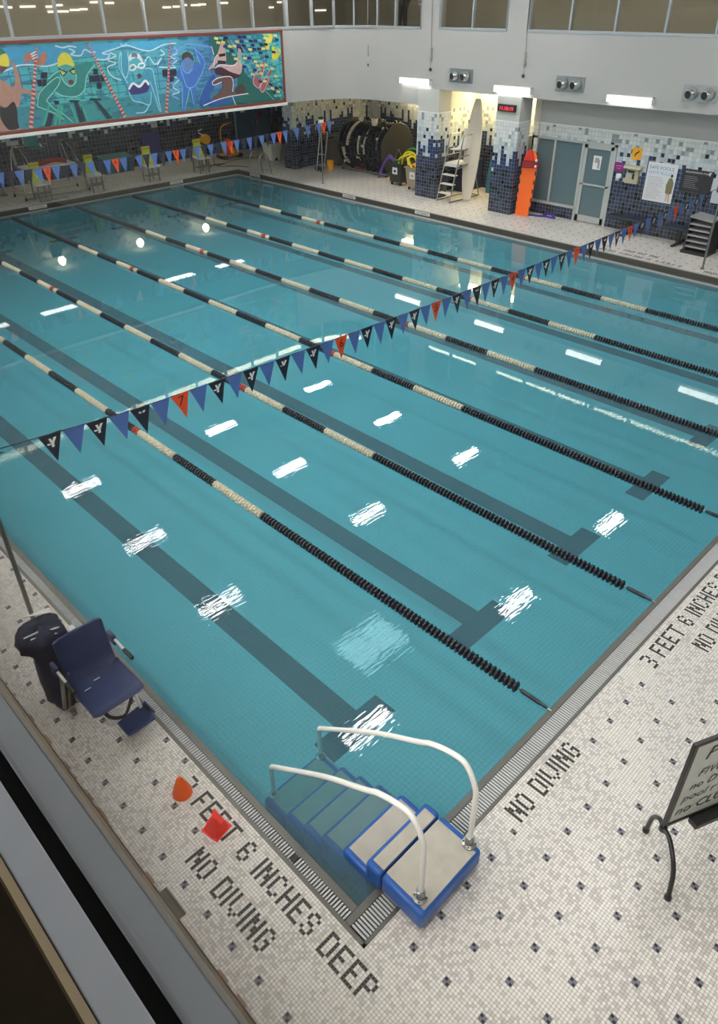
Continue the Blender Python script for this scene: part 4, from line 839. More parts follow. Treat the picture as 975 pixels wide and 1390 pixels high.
# mats and bench by the far wall
tag(MB().prism([(14.02, 26.32, H), (14.86, 26.32, H), (14.76, 26.42, 1.32), (13.98, 26.42, 1.32)], (0, .06, 0)).build('exercise_mat', mat('royal_mat', srgb(42, 48, 120), .6), bevel=.01), 'dark blue foam mat leaning against the far navy tiles', 'mat')
t = thing('storage_box', 'low teal storage box with angled lid against the far wall', 'box', (12.55, 26.15, H)); MB().box(-.6, .6, -.3, .3, 0, .5).build('body', mat('teal_box', srgb(60, 105, 120), .6), t, False, bevel=.01); MB().prism([(-.64, -.34, .5), (.64, -.34, .5), (.64, .32, .58), (-.64, .32, .58)], (0, 0, .03)).build('lid', mat('teal_lid', srgb(70, 130, 130), .5), t, False)
# yellow winch and trolley
t = thing('pool_winch', 'amber hand winch on a black stand trailing a cable into the water', 'winch', (15.55, 24.4, H))
MB().tube([(0, 0, .0), (0, 0, .9)], .025, 8).tube([(-.35, 0, .03), (.75, -.1, .03)], .02, 8).tube([(0, -.3, .03), (0, .3, .03)], .02, 8).build('stand', BLACK, t, False)
MB().lathe([(.02, -.12), (.17, -.11), (.18, 0), (.17, .11), (.02, .12)], (.08, 0, 1.0), 18, (0, 1, 0)).build('drum', YELO, t, False); MB().lathe([(.02, -.08), (.10, -.08), (.10, .08), (.02, .08)], (.0, 0, .38), 14, (0, 1, 0)).build('lower_drum', YELO, t, False)
MB().tube([(-.02, -.05, 1.12), (-.2, -.05, 1.25), (-.25, -.05, 1.32), (-.08, -.05, 1.38)], .018, 8).build('crank', WHITEP, t, False)
MB().tube(crom([(.1, 0, .95), (.25, -.1, .4), (.3, -.3, .03), (.8, -.8, .02), (1.1, -1.35, -.01), (1.0, -1.62, -.16)], 6), .012, 6).tube(crom([(.3, -.3, .03), (1.5, .2, .02), (2.8, .1, .02)], 6), .010, 6).build('cable', BLACK, t, False)
t = thing('cleaner_trolley', 'yellow pool cleaner trolley with an orange numbered panel by the blue doors', 'trolley', (17.35, 25.3, H))
MB().box(-.45, .45, -.25, .25, .10, .18).build('deck', YELO, t, False, bevel=.02); MB().tube(crom([(-.25, .1, .18), (-.3, .1, .9), (-.2, .1, 1.2), (.1, .1, 1.28)], 6), .022, 8).tube([(-.1, .15, 1.26), (.35, .15, 1.3)], .015, 6).build('handle', YELO, t, False)
MB().lathe([(.22, 0), (.2, .12), (.08, .2), (.001, .21)], (.15, 0, .18), 14).build('motor', YELO, t, False); MB().box(-.42, -.12, -.28, -.25, .15, .78).build('panel', ORANF, t, False)
for x in (-.38, .38): MB().lathe([(.03, -.3), (.09, -.3), (.09, -.24), (.09, .3), (.03, .3)], (x, 0, .09), 14, (0, 1, 0)).build('wheel', BLACK, t, False)
# white bin
t = thing('waste_bin', 'tall white plastic bin in front of the blue doors near the corner pillar', 'bin', (18.25, 23.55, H)); MB().prism([(-.23, -.25, 0), (.23, -.25, 0), (.23, .25, 0), (-.23, .25, 0)], (0, 0, .02)).build('foot', GREYP, t, False)
b = MB(); vs = [(sx*w2, sy*(w2+.02), z) for z, w2 in ((.02, .21), (.62, .28)) for sx, sy in ((-1, -1), (1, -1), (1, 1), (-1, 1))]; b.add(vs, [(0, 1, 5, 4), (1, 2, 6, 5), (2, 3, 7, 6), (3, 0, 4, 7), (3, 2, 1, 0), (4, 5, 6, 7)]); b.build('body', mat('bin_white', (.62, .61, .56), .5), t, False, bevel=.02)
MB().box(-.30, .30, -.32, .32, .62, .67).build('lid', WHITEP, t, False, bevel=.015); MB().box(-.06, .06, -.25, -.20, .02, .12).build('pedal', BLACK, t, False)
# ladder in the far corner
t = thing('pool_ladder', 'steel grab rail ladder at the far right corner of the pool', 'ladder', (16.0, 21.5, H))
for s, y_ in enumerate((-.28, .28)):
    MB().tube(crom([(-.28, y_, -.7), (-.28, y_, .1), (-.24, y_, .6), (-.05, y_, .82), (.14, y_, .7), (.28, y_, .25), (.34, y_, 0)], 6), .021, 10).build('rail', STEEL, t, False)
for z in (-.55, -.3, -.05): MB().box(-.32, -.24, -.28, .28, z-.012, z+.012).build('rung', STEEL, t, False)
MB().tube([(-.27, -.28, .12), (-.27, .28, .12)], .014, 8).tube([(.30, -.28, .15), (.30, .28, .15)], .014, 8).build('brace', STEEL, t, False)
# depth plates on the riser
def plate(o, u, wd, label, txt='NO DIVING'):
    o = Vector(o); u = Vector(u); n = u.cross(Vector((0, 0, 1)))
    t = thing('depth_plate', label, 'sign', tuple(o)); b = MB(); b.prism([o, o+u*wd, o+u*wd+Vector((0, 0, .10)), o+Vector((0, 0, .10))], n*.008); b.build('plate', WHITEP, t)
    b = MB(); b.text(txt, o+u*(wd/2)+n*.0095+Vector((0, 0, .022)), u, (0, 0, 1), .085, 'CENTER', th=0); b.build('wording', TEXTB, t, smooth=None)
plate((W+.218, 17.07, .02), (0, -1, 0), .62, 'small white NO DIVING plate on the right gutter in front of the rope reel')
plate((W+.218, 13.75, .02), (0, -1, 0), .62, 'small white NO DIVING plate on the right gutter below the tall ladder chair')
plate((W+.218, 22.3, .02), (0, -1, 0), .62, 'small white NO DIVING plate in the far corner under the grab rails')
plate((7.65, L+.218, .02), (1, 0, 0), .62, 'small white NO DIVING plate on the far gutter below the leftmost starting block')
plate((13.0, L+.218, .02), (1, 0, 0), .55, 'small white NO DIVING plate on the far gutter right of the third starting block')

# ------------------------------------------------------------------ storage bay: rope reel, bins and noodles
t = thing('rope_reel', 'huge storage reel wound with black and cream lane rope in the tiled bay', 'rope reel', (19.55, 17.75, H)); RC = .92
fl_ = mat('dark_reel_flange', (.028, .026, .024), .5)
for y_ in (0, 2.3): MB().lathe([(.02, -.02), (.86, -.02), (.88, 0), (.86, .02), (.02, .02)], (0, y_, RC), 40, (0, 1, 0)).build('flange', fl_, t, False)
MB().tube([(0, 0, RC), (0, 2.3, RC)], .2, 16).build('core', DSTEEL, t, False); MB().lathe([(.3, .04), (.70, .06), (.70, 2.24), (.3, 2.26)], (0, 0, RC), 40, (0, 1, 0)).build('inner_winding', BLKF, t, False)
kb, kw, kr = MB(), MB(), MB(); rg = random.Random(3)
a = 0; y_ = .1
while y_ < 2.22:
    col = rg.choice('kkkkkkw') if rg.random() < .5 else ('r' if rg.random() < .04 else 'k')
    run = rg.randint(6, 14)
    for _ in range(run):
        rr = .74+.05*math.sin(y_*31)+(.10 if rg.random() < .1 else 0); c0 = Vector((rr*math.cos(a), y_, RC+rr*math.sin(a))); tn = Vector((-math.sin(a), .0, math.cos(a)))
        b = {'k': kb, 'w': kw, 'r': kr}[col]; b.lathe([(.03, -.045), (.062, -.03), (.062, .02), (.028, .045)], c0, 7, tn)
        a += .112; y_ += .0019
kb.build('wound_black_floats', BLKF, t, False)['kind'] = 'stuff'; kw.build('wound_cream_floats', OFFW, t, False)['kind'] = 'stuff'; kr.build('wound_red_floats', REDF, t, False)['kind'] = 'stuff'
MB().tube([(-.55, -.05, .08), (-.55, 2.4, .08)], .025, 8).tube([(.55, -.05, .08), (.55, 2.4, .08)], .025, 8).tube([(-.55, -.06, .08), (0, -.06, RC), (.55, -.06, .08)], .022, 8).tube([(-.55, 2.38, .08), (0, 2.38, RC), (.55, 2.38, .08)], .022, 8).build('stand', STEEL, t, False)
for x in (-.55, .55):
    for y_ in (0, 2.35): MB().lathe([(.02, -.02), (.055, -.02), (.055, .02), (.02, .02)], (x, y_, .055), 12, (1, 0, 0)).build('caster', BLACK, t, False)
def bin_(loc, m, label, lab2):
    t = thing('wheeled_bin', label, 'bin', loc); b = MB(); vs = [(sx*w2, sy*w2*1.2, z) for z, w2 in ((.10, .22), (.72, .27)) for sx, sy in ((-1, -1), (1, -1), (1, 1), (-1, 1))]
    b.add(vs, [(0, 1, 5, 4), (1, 2, 6, 5), (2, 3, 7, 6), (3, 0, 4, 7), (3, 2, 1, 0)]); b.box(-.30, -.26, -.34, .34, .70, .75).box(.26, .30, -.34, .34, .70, .75).box(-.3, .3, -.36, -.32, .70, .75).box(-.3, .3, .32, .36, .70, .75); b.build('body', m, t, False, bevel=.01)
    pl = MB().box(-.262, -.248, -.11, .12, .38, .60).build('label_sheet', WHITEP, t, False); MB().box(-.266, -.262, -.05, .05, .44, .52).build('print', lab2, pl, False)
    for x in (-.17, .17):
        for y_ in (-.2, .2): MB().lathe([(.01, -.02), (.05, -.02), (.05, .02), (.01, .02)], (x, y_, .05), 10, (0, 1, 0)).build('caster', BLACK, t, False)
bin_((18.45, 16.6, H), mat('black_bin', (.018, .018, .018), .5), 'black wheeled bin of pool noodles beside the rope reel', TEXTB)
bin_((18.25, 15.6, H), mat('tan_bin', srgb(150, 138, 118), .55), 'tan wheeled bin of yellow floats against the middle pillar', GREYP)
NO = {'yellow': mat('noodle_yellow', srgb(235, 215, 20), .6), 'green': mat('noodle_green', srgb(50, 130, 60), .6), 'purple': mat('noodle_purple', srgb(85, 60, 140), .6), 'pink': mat('noodle_pink', srgb(190, 130, 130), .6)}
nd = [('yellow', [(18.4, 16.5, .6), (18.3, 16.3, 1.15), (18.2, 15.9, 1.32), (18.1, 15.5, 1.2), (18.05, 15.35, .95)], 'highest arching from the black bin to the tan bin'), ('yellow', [(18.5, 16.7, .6), (18.3, 16.5, 1.0), (18.15, 16.1, 1.18), (18.1, 15.75, 1.3)], 'lying straight over the black bin rim'),
      ('yellow', [(18.35, 15.8, .6), (18.15, 15.95, 1.1), (18.05, 15.85, 1.05), (18.0, 15.6, .85)], 'looping out of the tan bin'), ('yellow', [(18.3, 15.5, .6), (18.15, 15.6, 1.15), (18.0, 15.75, 1.2), (18.0, 15.8, .95)], 'curling beside the loop at the tan bin'),
      ('green', [(18.5, 16.5, .6), (18.4, 16.4, 1.1), (18.35, 16.0, 1.4), (18.4, 15.6, 1.35)], 'behind the yellow ones, highest green'), ('green', [(18.3, 15.9, .8), (18.2, 15.5, 1.0), (18.2, 15.15, 1.2)], 'pointing right towards the pillar'), ('green', [(18.4, 16.8, .8), (18.2, 16.6, .98), (18.1, 16.3, 1.0)], 'short, on the front rim of the black bin'),
      ('purple', [(18.45, 16.7, .7), (18.3, 16.95, 1.0), (18.2, 17.15, .8), (18.15, 17.35, .3)], 'drooping down at the left of the black bin'), ('purple', [(18.5, 16.8, .75), (18.45, 17.1, 1.05), (18.4, 17.35, .7), (18.35, 17.45, .4)], 'behind the other purple one near the flange'), ('pink', [(18.4, 15.4, .7), (18.35, 15.3, 1.1), (18.3, 15.2, 1.35)], 'standing up by the pillar')]
for c, P, nm in nd: tag(MB().tube(crom(P, 7), .035, 8).build('pool_noodle', NO[c]), '%s foam pool noodle, %s' % (c, nm), 'pool noodle', 'noodles in the two bins')
tag(MB().prism([(18.05, 15.35, .80), (18.35, 15.35, .84), (18.35, 15.6, 1.05), (18.05, 15.6, .98)], (0, .07, 0)).build('kickboard', YELO, bevel=.01), 'amber foam kickboard sticking out of the tan bin', 'kickboard')
tag(MB().lathe([(.02, 0), (.09, .02), (.12, .12), (.10, .22), (.02, .26)], (19.1, 18.5, H+1.66), 14).build('float_ball', OFFW), 'cream ball float resting on top of the rope reel', 'float')
t = thing('wall_rack', 'steel wall rack with three horizontal rails behind the rope reel', 'rack', (21.5, 16.5, 1.2)); MB().tube([(0, -1.1, .0), (0, 1.4, 0)], .025, 8).tube([(0, -1.1, .45), (0, 1.4, .45)], .025, 8).tube([(0, -1.1, -.4), (0, 1.4, -.4)], .025, 8).build('rail', WHITEP, t, False); MB().box(.0, .2, -1.05, -.95, -.5, .55).box(.0, .2, 1.2, 1.3, -.5, .55).build('bracket', DSTEEL, t, False)
b = MB().lathe([(.16, 0), (.14, .2), (.09, .42), (.02, .5)], (20.9, 17.0, 1.55), 10); tag(b.build('hanging_swim_bag', mat('blue_mesh_bag', srgb(30, 80, 130), .7)), 'blue mesh bag hanging from the rack above the rope reel', 'bag')
tag(MB().lathe([(.11, 0), (.14, .32), (.14, .34), (.12, .34), (.10, .03)], (18.55, 20.35, H), 16).build('bucket', YELO), 'small amber bucket on the deck left of the rope reel', 'bucket')
t = thing('storage_cabinet', 'low brown storage cabinets in the shadow of the far bay', 'cabinet', (20.3, 21.1, H)); MB().box(-1.0, 1.2, -.35, .35, 0, .85).build('body', mat('brown_laminate', (.10, .085, .07), .6), t, False, bevel=.01)
for i in range(3): MB().box(-.95+i*.72, -.30+i*.72, -.37, -.35, .06, .80).build('door', mat('brown_door', (.13, .11, .09), .55), t, False)
t = thing('stretcher_frame', 'folded steel frame leaning at the left end of the rope reel', 'frame', (17.9, 20.45, H)); MB().tube([(0, 0, 0), (.35, .1, 1.35)], .022, 8).tube([(.15, -.25, 0), (.5, -.15, 1.35)], .022, 8).tube([(.35, .1, 1.35), (.5, -.15, 1.35)], .02, 8).tube([(.17, .05, .6), (.32, -.2, .6)], .018, 8).build('tubes', STEEL, t, False)
for y_ in (-.22, .05): MB().lathe([(.02, -.03), (.1, -.03), (.1, .03), (.02, .03)], (.1, y_, .1), 14, (0, 1, 0)).build('wheel', BLACK, t, False)

# ------------------------------------------------------------------ tall ladder chair, surfboard, locker
def P2(px, py, X=None, Y=None, Z=None):
    return at(px, py, 'X', X) if X is not None else (at(px, py, 'Y', Y) if Y is not None else at(px, py, 'Z', Z))
t = thing('ladder_chair', 'tall steel ladder chair with white steps and seat between two tiled pillars', 'lifeguard chair', (17.45, 13.75, H))
LF, LB = [(0, .25), (0, -.28)], 0
fr = MB(); rails = []
for y_ in (.27, -.27):
    fr.tube([(0, y_, 0), (.55, y_, 1.95)], .022, 8); fr.tube([(.55, y_, 1.95), (1.15, y_, 1.95), (1.15, y_, 1.15), (1.55, y_, .02)], .02, 8); fr.tube([(0, y_, .02), (1.55, y_, .02)], .018, 8)
    fr.tube([(.38, y_, 1.35), (1.15, y_, 1.35)], .018, 8); fr.tube([(.30, y_, 1.0), (1.15, y_, 1.12)], .018, 8)
fr.tube([(1.55, -.27, .02), (1.55, .27, .02)], .018, 8).tube([(1.15, -.27, 1.95), (1.15, .27, 1.95)], .018, 8); fr.build('frame', DSTEEL, t, False)
for k in range(4): MB().box(.06+k*.075, .22+k*.075, -.25, .25, .24+k*.27, .27+k*.27).build('step', WHITEP, t, False)
MB().box(.32, 1.0, -.26, .26, 1.10, 1.14).build('footrest', WHITEP, t, False)
b = MB(); q = crom([(.45, 0, 1.52), (.7, 0, 1.50), (.95, 0, 1.56), (1.08, 0, 1.85), (1.12, 0, 2.05)], 5); vs = []
for i, p in enumerate(q): wq = .22-.07*max(0, (i-11)/9); vs += [(p.x, -wq, p.z+.03), (p.x, 0, p.z), (p.x, wq, p.z+.03)]
n3 = len(q); b.add(vs+[(x+.01, y, z-.025) for x, y, z in vs], [(i*3+k, (i+1)*3+k, (i+1)*3+k+1, i*3+k+1) for i in range(n3-1) for k in (0, 1)]+[(i*3+k+1+3*n3, (i+1)*3+k+1+3*n3, (i+1)*3+k+3*n3, i*3+k+3*n3) for i in range(n3-1) for k in (0, 1)])
b.build('seat', WHITEP, t, False)
def board(label, base, top, wd, m, th=.06):
    A, B_ = Vector(base), Vector(top); ax = (B_-A).normalized(); side = Vector((.25, -1, 0)); side = (side-ax*side.dot(ax)).normalized(); nr = ax.cross(side); ln = (B_-A).length; pts = []
    for k in range(25):
        s = k/24; wv = wd/2*(math.sin(PI*min(1, max(0, s*.93+.05)))**.45); pts.append((s, wv))
    poly = [A+ax*(ln*s)+side*wv for s, wv in pts]+[A+ax*(ln*s)-side*wv for s, wv in reversed(pts)]
    return MB().prism([p-nr*th/2 for p in poly], nr*th).build('surfboard', m, bevel=.02, seg=3)
tag(board('', tuple(at(633, 272, 'Z', H)), tuple(at(650, 134, 'X', at(633, 272, 'Z', H).x+.45)), .54, mat('ivory_board', srgb(205, 196, 180), .4)), 'long ivory rescue board leaning upright behind the ladder chair', 'surfboard')
tag(board('', (19.5, 13.45, H), (19.95, 13.4, 1.75), .42, mat('teal_board', srgb(40, 95, 120), .5)), 'shorter teal board standing behind the ivory board', 'surfboard')
t = thing('locker', 'tall dark grey metal locker against the side wall beside the near pillar', 'locker', (19.3, 12.35, H)); MB().box(-.3, .5, -.4, .45, 0, 1.95).build('body', mat('locker_grey', (.12, .13, .13), .5, .2), t, False, bevel=.01); MB().box(-.32, -.3, -.38, .02, .05, 1.9).box(-.32, -.3, .04, .43, .05, 1.9).build('door', mat('locker_door', (.15, .16, .16), .45, .2), t, False); MB().box(-.35, -.32, -.03, 0, .9, 1.05).build('handle', STEEL, t, False)
t = thing('folded_mat', 'navy folded mat stack behind the ladder chair', 'mat', (19.55, 14.4, H)); MB().box(-.5, .5, -.25, .25, 0, .5).box(-.48, .48, -.24, .24, .51, .95).build('panels', mat('navy_mat', (.02, .03, .09), .6), t, False, bevel=.02)

# ------------------------------------------------------------------ orange spine board beside the near pillar
t = thing('spine_board', 'orange spine board with red head straps leaning beside the near tiled pillar', 'spine board', (17.80, 10.90, H))
cd_ = Vector((0, -1, 0)); 
pl = [(-.2, 0), (.2, 0), (.23, .4), (.24, 1.25), (.19, 1.62), (.12, 1.80), (-.12, 1.80), (-.19, 1.62), (-.24, 1.25), (-.23, .4)]
sd = Vector((.35, -.93, 0)).normalized(); nn = Vector((-.93, -.35, 0))
bd = MB().prism([sd*x+Vector((.10*z, 0, z)) for x, z in pl], nn*.05).build('board', mat('spine_orange', srgb(250, 105, 15), .45), t, False, bevel=.012)
hb = MB()
for s in (-.215, .215):
    for z in (.15, .4, .65, .9, 1.15): hb.prism([sd*(s-.018)+Vector((.1*z, 0, z))+nn*.051, sd*(s+.018)+Vector((.1*z, 0, z))+nn*.051, sd*(s+.018)+Vector((.1*z, 0, z+.12))+nn*.051, sd*(s-.018)+Vector((.1*z, 0, z+.12))+nn*.051], nn*.004)
hb.build('handhold', BLACK, bd, False)
MB().prism([sd*-.2+Vector((.13, 0, 1.36))+nn*.05, sd*.3+Vector((.13, 0, 1.38))+nn*.05, sd*.28+Vector((.14, 0, 1.56))+nn*.05, sd*-.2+Vector((.14, 0, 1.54))+nn*.05], nn*.09).build('head_strap', mat('dark_red_strap', srgb(140, 10, 25), .6), t, False, bevel=.01)
MB().prism([sd*-.16+Vector((.15, 0, 1.55))+nn*.05, sd*.12+Vector((.15, 0, 1.55))+nn*.05, sd*.02+Vector((.16, 0, 1.88))+nn*.05, sd*-.12+Vector((.16, 0, 1.80))+nn*.05], nn*.07).build('head_block', mat('bright_red_foam', srgb(225, 45, 20), .55), t, False, bevel=.015)
for q in (1.42, 1.58): MB().lathe([(.001, -.04), (.04, -.02), (.04, .02), (.001, .04)], tuple(sd*.2+Vector((.15, 0, q))+nn*.15), 10).build('foam_pad', WHITEP, t, False)
STR = mat('purple_strap', srgb(60, 30, 140), .6); tag(MB().tube(crom([(17.9, 10.9, .17), (18.0, 10.5, .16), (18.05, 10.2, .19), (18.1, 9.9, .16)], 6), .025, 6).tube(crom([(18.05, 10.35, .17), (18.15, 10.15, .25), (18.15, 9.95, .17)], 6), .03, 6).build('loose_strap', STR), 'purple and dark straps lying on the deck under the frosted window', 'strap')

# ------------------------------------------------------------------ door wall fittings
def board_sign(name, label, cat, y0, y1, z0, z1, m, th=.015, X=DX):
    t = thing(name, label, cat, (X, (y0+y1)/2, z0)); MB().box(X-th, X-.001, y1, y0, z0, z1).build('board', m, t, bevel=.002); return t
def wtext(t, txt, y, z, size, m=TEXTB, al='LEFT', X=DX-.0165, name='wording', slant=0):
    return MB().text(txt, (X, y, z), (0, -1, 0), (0, -slant, 1), size, al, th=0).build(name, m, t, smooth=None)
t = board_sign('rules_poster', 'tall white pool rules poster with blue heading and a standing figure at its right', 'poster', 7.45, 6.62, 1.05, 2.03, mat('poster_white', srgb(215, 215, 220), .5))
wtext(t, 'SAFE POOLS', 7.40, 1.86, .125, mat('poster_blue', srgb(40, 95, 160), .5)); wtext(t, 'HAVE RULES!', 7.40, 1.74, .12, mat('poster_light_blue', srgb(90, 160, 205), .5))
b = MB(); rg = random.Random(5)
for k in range(13):
    z = 1.66-.045*k; b.box(DX-.0168, DX-.0158, 7.38, 7.38-rg.uniform(.3, .46), z, z+.012)
b.build('fine_print', mat('print_grey', (.35, .35, .38), .6), t)
fig = MB(); f = lambda pts: fig.prism([(DX-.017, y, z) for y, z in pts], (-.001, 0, 0))
f([(6.76, 1.10), (6.80, 1.10), (6.80, 1.32), (6.76, 1.32)]); f([(6.69, 1.09), (6.73, 1.09), (6.74, 1.32), (6.70, 1.32)]); fig.build('figure_legs', mat('print_skin', srgb(205, 165, 140), .6), t)
fig = MB(); f([(6.66, 1.30), (6.83, 1.30), (6.85, 1.5), (6.80, 1.68), (6.72, 1.70), (6.65, 1.58)]); fig.build('figure_body', mat('print_olive', srgb(120, 115, 80), .6), t)
fig = MB(); fig.prism([(DX-.017, 6.735+.035*math.cos(a), 1.745+.042*math.sin(a)) for a in [k*PI/5 for k in range(10)]], (-.001, 0, 0)); fig.build('figure_head', TEXTB, t)
t = board_sign('swim_rules_sign', 'black wall sign with white text and a Y mark in its top right corner', 'sign', 6.47, 5.66, 1.42, 1.98, mat('sign_black', (.012, .013, .018), .5))
wtext(t, 'REQUIREMENTS: POOL', 6.40, 1.89, .062, TEXTW); b = MB(); y_logo(b, (DX-.0168, 5.80, 1.915), (0, -1, 0), (0, 0, 1), .09, .001); b.build('logo', TEXTW, t, smooth=None)
b = MB()
for k in range(7): b.box(DX-.0168, DX-.0158, 6.40, 6.40-rg.uniform(.3, .42), 1.80-.045*k, 1.809-.045*k)
b.build('fine_print', mat('print_dim', (.28, .28, .30), .6), t)
t = board_sign('notice_poster', 'white poster with a dark red picture at the right picture edge', 'poster', 5.60, 5.0, 1.25, 1.95, mat('poster_pale', srgb(190, 195, 205), .5)); MB().box(DX-.0175, DX-.0155, 5.50, 5.1, 1.52, 1.78).build('picture', mat('picture_red', srgb(95, 35, 30), .5), t)
t = board_sign('warning_sign', 'small amber sign with a dark wavy symbol above the white wall telephone', 'sign', 7.98, 7.70, 2.02, 2.32, YELO); b = MB().ribbon(crom([(DX-.017, 7.88, 2.10), (DX-.017, 7.86, 2.18), (DX-.017, 7.82, 2.19), (DX-.017, 7.78, 2.25)], 4), .035, (-1, 0, 0), 0); b.build('symbol', TEXTB, t)
t = board_sign('notice_sign', 'small magenta notice between the glass door and the telephone', 'sign', 8.42, 8.14, 1.66, 1.90, mat('magenta_card', srgb(125, 20, 105), .5)); MB().box(DX-.0175, DX-.0155, 8.38, 8.18, 1.80, 1.82).box(DX-.0175, DX-.0155, 8.36, 8.22, 1.74, 1.755).build('print', mat('pink_print', srgb(200, 120, 180), .6), t)
t = board_sign('door_notice', 'white paper notice taped inside the glass of the door', 'sign', 9.10, 8.85, 1.62, 1.98, WHITEP, X=DX+.009); MB().box(DX-.0085, DX-.0065, 9.05, 8.92, 1.80, 1.93).box(DX-.0085, DX-.0065, 8.95, 8.89, 1.66, 1.88).build('print', GREYP, t)
t = thing('wall_phone', 'ivory boxed emergency telephone under a wide hood on the navy tiles', 'telephone', (DX, 7.82, 1.42)); IV = mat('ivory_plastic', srgb(175, 170, 148), .5)
MB().prism([(-.12, -.19, 0), (-.12, .19, 0), (-.10, .17, .36), (-.10, -.17, .36)], (.12, 0, 0)).build('body', IV, t, False, bevel=.01); MB().prism([(-.20, -.25, .38), (-.20, .25, .38), (-.17, .25, .46), (-.17, -.25, .46)], (.19, 0, 0)).build('hood', IV, t, False, bevel=.01); MB().box(-.128, -.118, -.08, -.02, .12, .26).box(-.125, -.112, -.06, .12, .28, .33).build('keypad', BLACK, t, False)
t = thing('soap_dispenser', 'small white dispenser under the magenta notice', 'dispenser', (DX, 8.22, 1.5)); MB().box(-.09, 0, -.08, .08, 0, .12).build('body', WHITEP, t, False, bevel=.02); MB().box(-.12, -.09, -.05, .05, 0, .03).build('lever', WHITEP, t, False)
# benches and rack
BN = mat('dark_blue_bench', (.012, .024, .045), .5)
for (y0, y1, lab) in [(8.15, 6.95, 'dark blue wall bench right of the glass door'), (6.55, 5.6, 'dark blue pedestal bench beneath the black wall sign')]:
    t = thing('wall_bench', lab, 'bench', (18.1, (y0+y1)/2, H)); hy = (y0-y1)/2
    MB().box(-.2, .22, -hy, hy, .40, .46).build('seat', BN, t, False, bevel=.015); MB().box(-.03, .03, -.05, .05, .04, .40).build('pedestal', BLACK, t, False); MB().box(-.36, .2, -.04, .04, 0, .05).build('foot', BLACK, t, False, bevel=.01)
t = thing('kickboard_rack', 'dark wheeled rack of grey trays behind the near right flag post', 'rack', (17.75, 5.35, H)); MB().box(-.25, .3, -.32, -.27, 0, .85).box(-.25, .3, .27, .32, 0, .85).box(-.3, .3, -.35, .35, .0, .08).build('frame', BLACK, t, False)
for k in range(5): MB().box(-.28, .28, -.27, .27, .16+.14*k, .20+.14*k).build('tray', mat('tray_grey', (.30, .29, .31), .5), t, False, bevel=.006)
MB().prism([(-.3, -.3, .85), (.3, -.3, .85), (.3, .3, .9), (-.3, .3, .9)], (0, 0, .03)).build('top', mat('tray_grey', (.3, .3, .3)), t, False)
t = thing('deck_chair', 'dark folding chair at the right picture edge beyond the flag post', 'chair', (17.75, 4.35, H), .4)
MB().box(-.22, .22, -.22, .22, .42, .46).build('seat', mat('dark_sling', (.02, .022, .03), .6), t, False, bevel=.01); MB().box(.2, .24, -.22, .22, .5, .95).build('backrest', MATS['dark_sling'], t, False, bevel=.01)
for x in (-.2, .2):
    for y_ in (-.2, .2): MB().tube([(x, y_, 0), (x*.9, y_, .44)], .014, 6).build('leg', DSTEEL, t, False)

# ------------------------------------------------------------------ right wall fittings
t = thing('led_clock', 'red digital wall clock on the near pillar under a bright wall light', 'clock', (17.54, 11.6, 2.97)); MB().box(-.06, .0, -.30, .32, 0, .19).build('case', BLACK, t, False, bevel=.01)
LED = emis('red_led', (1, .03, .06), 2.2); MB().text('11:10:19', (-.062, .27, .035), (0, -1, 0), (0, -.0, 1), .145, th=0).build('digits', LED, t, False, smooth=None)
for y_, nm in ((13.43, 'leftmost, above the surfboard bay'), (9.71, 'middle, over the frosted windows'), (6.15, 'rightmost, over the black sign')):
    t = thing('wall_vent', 'grey steel plate with two round air nozzles, '+nm, 'air vent', (XW, y_, 3.78), 0, 'twin nozzle plates on the right wall')
    MB().box(-.015, 0, -.44, .44, -.185, .185).build('plate', mat('vent_plate', (.30, .33, .35), .35, .7), t, False, bevel=.004)
    for s in (-.2, .2):
        nz = MB().lathe([(.15, 0), (.15, .03), (.13, .10), (.10, .16), (.085, .165)], (-.01, s, 0), 20, (-1, .25, -.12)).build('nozzle', mat('bright_nozzle', (.60, .60, .60), .25, .9), t, False); MB().lathe([(.08, .155), (.085, .168), (.001, .17)], (-.01, s, 0), 20, (-1, .25, -.12)).build('opening', BLACK, nz, False)
for y_, nm in ((17.3, 'leftmost at the curved corner'), (14.62, 'middle one left of the window pier'), (11.22, 'rightmost above the digital clock')):
    t = thing('hanging_cable', 'thin grey drop cable with a black connector, '+nm, 'cable', (XW-.03, y_, 4.0), 0, 'drop cables on the right wall')
    MB().tube([(0, 0, .45), (0, .03, .9), (0, .06, 3.0)], .012, 6).build('cable', GREYP, t, False); MB().tube([(0, 0, .45), (0, 0, .1)], .007, 5).build('cord', BLACK, t, False); MB().box(-.04, .03, -.03, .03, .22, .46).box(-.05, .03, -.045, .045, .14, .24).build('connector', GREYP, t, False, bevel=.006); MB().tube([(0, 0, .1), (0, 0, -.13)], .003, 4).box(-.03, .02, -.025, .025, -.15, -.07).build('plug', BLACK, t, False)
t = thing('exit_sign', 'small red sign under the overhang on the far wall', 'sign', (18.9, 26.40, 1.62)); MB().box(-.0, .22, 0, .02, 0, .16).build('plate', WHITEP, t, False)
tag(MB().lathe([(.001, 0), (.13, 0), (.13, .012), (.001, .014)], (19.95, 26.43, 1.48), 20, (0, -1, 0)).build('door_roundel', mat('dark_red_disc', srgb(110, 25, 50), .5)), 'round dark red sticker on the far blue door', 'sticker')

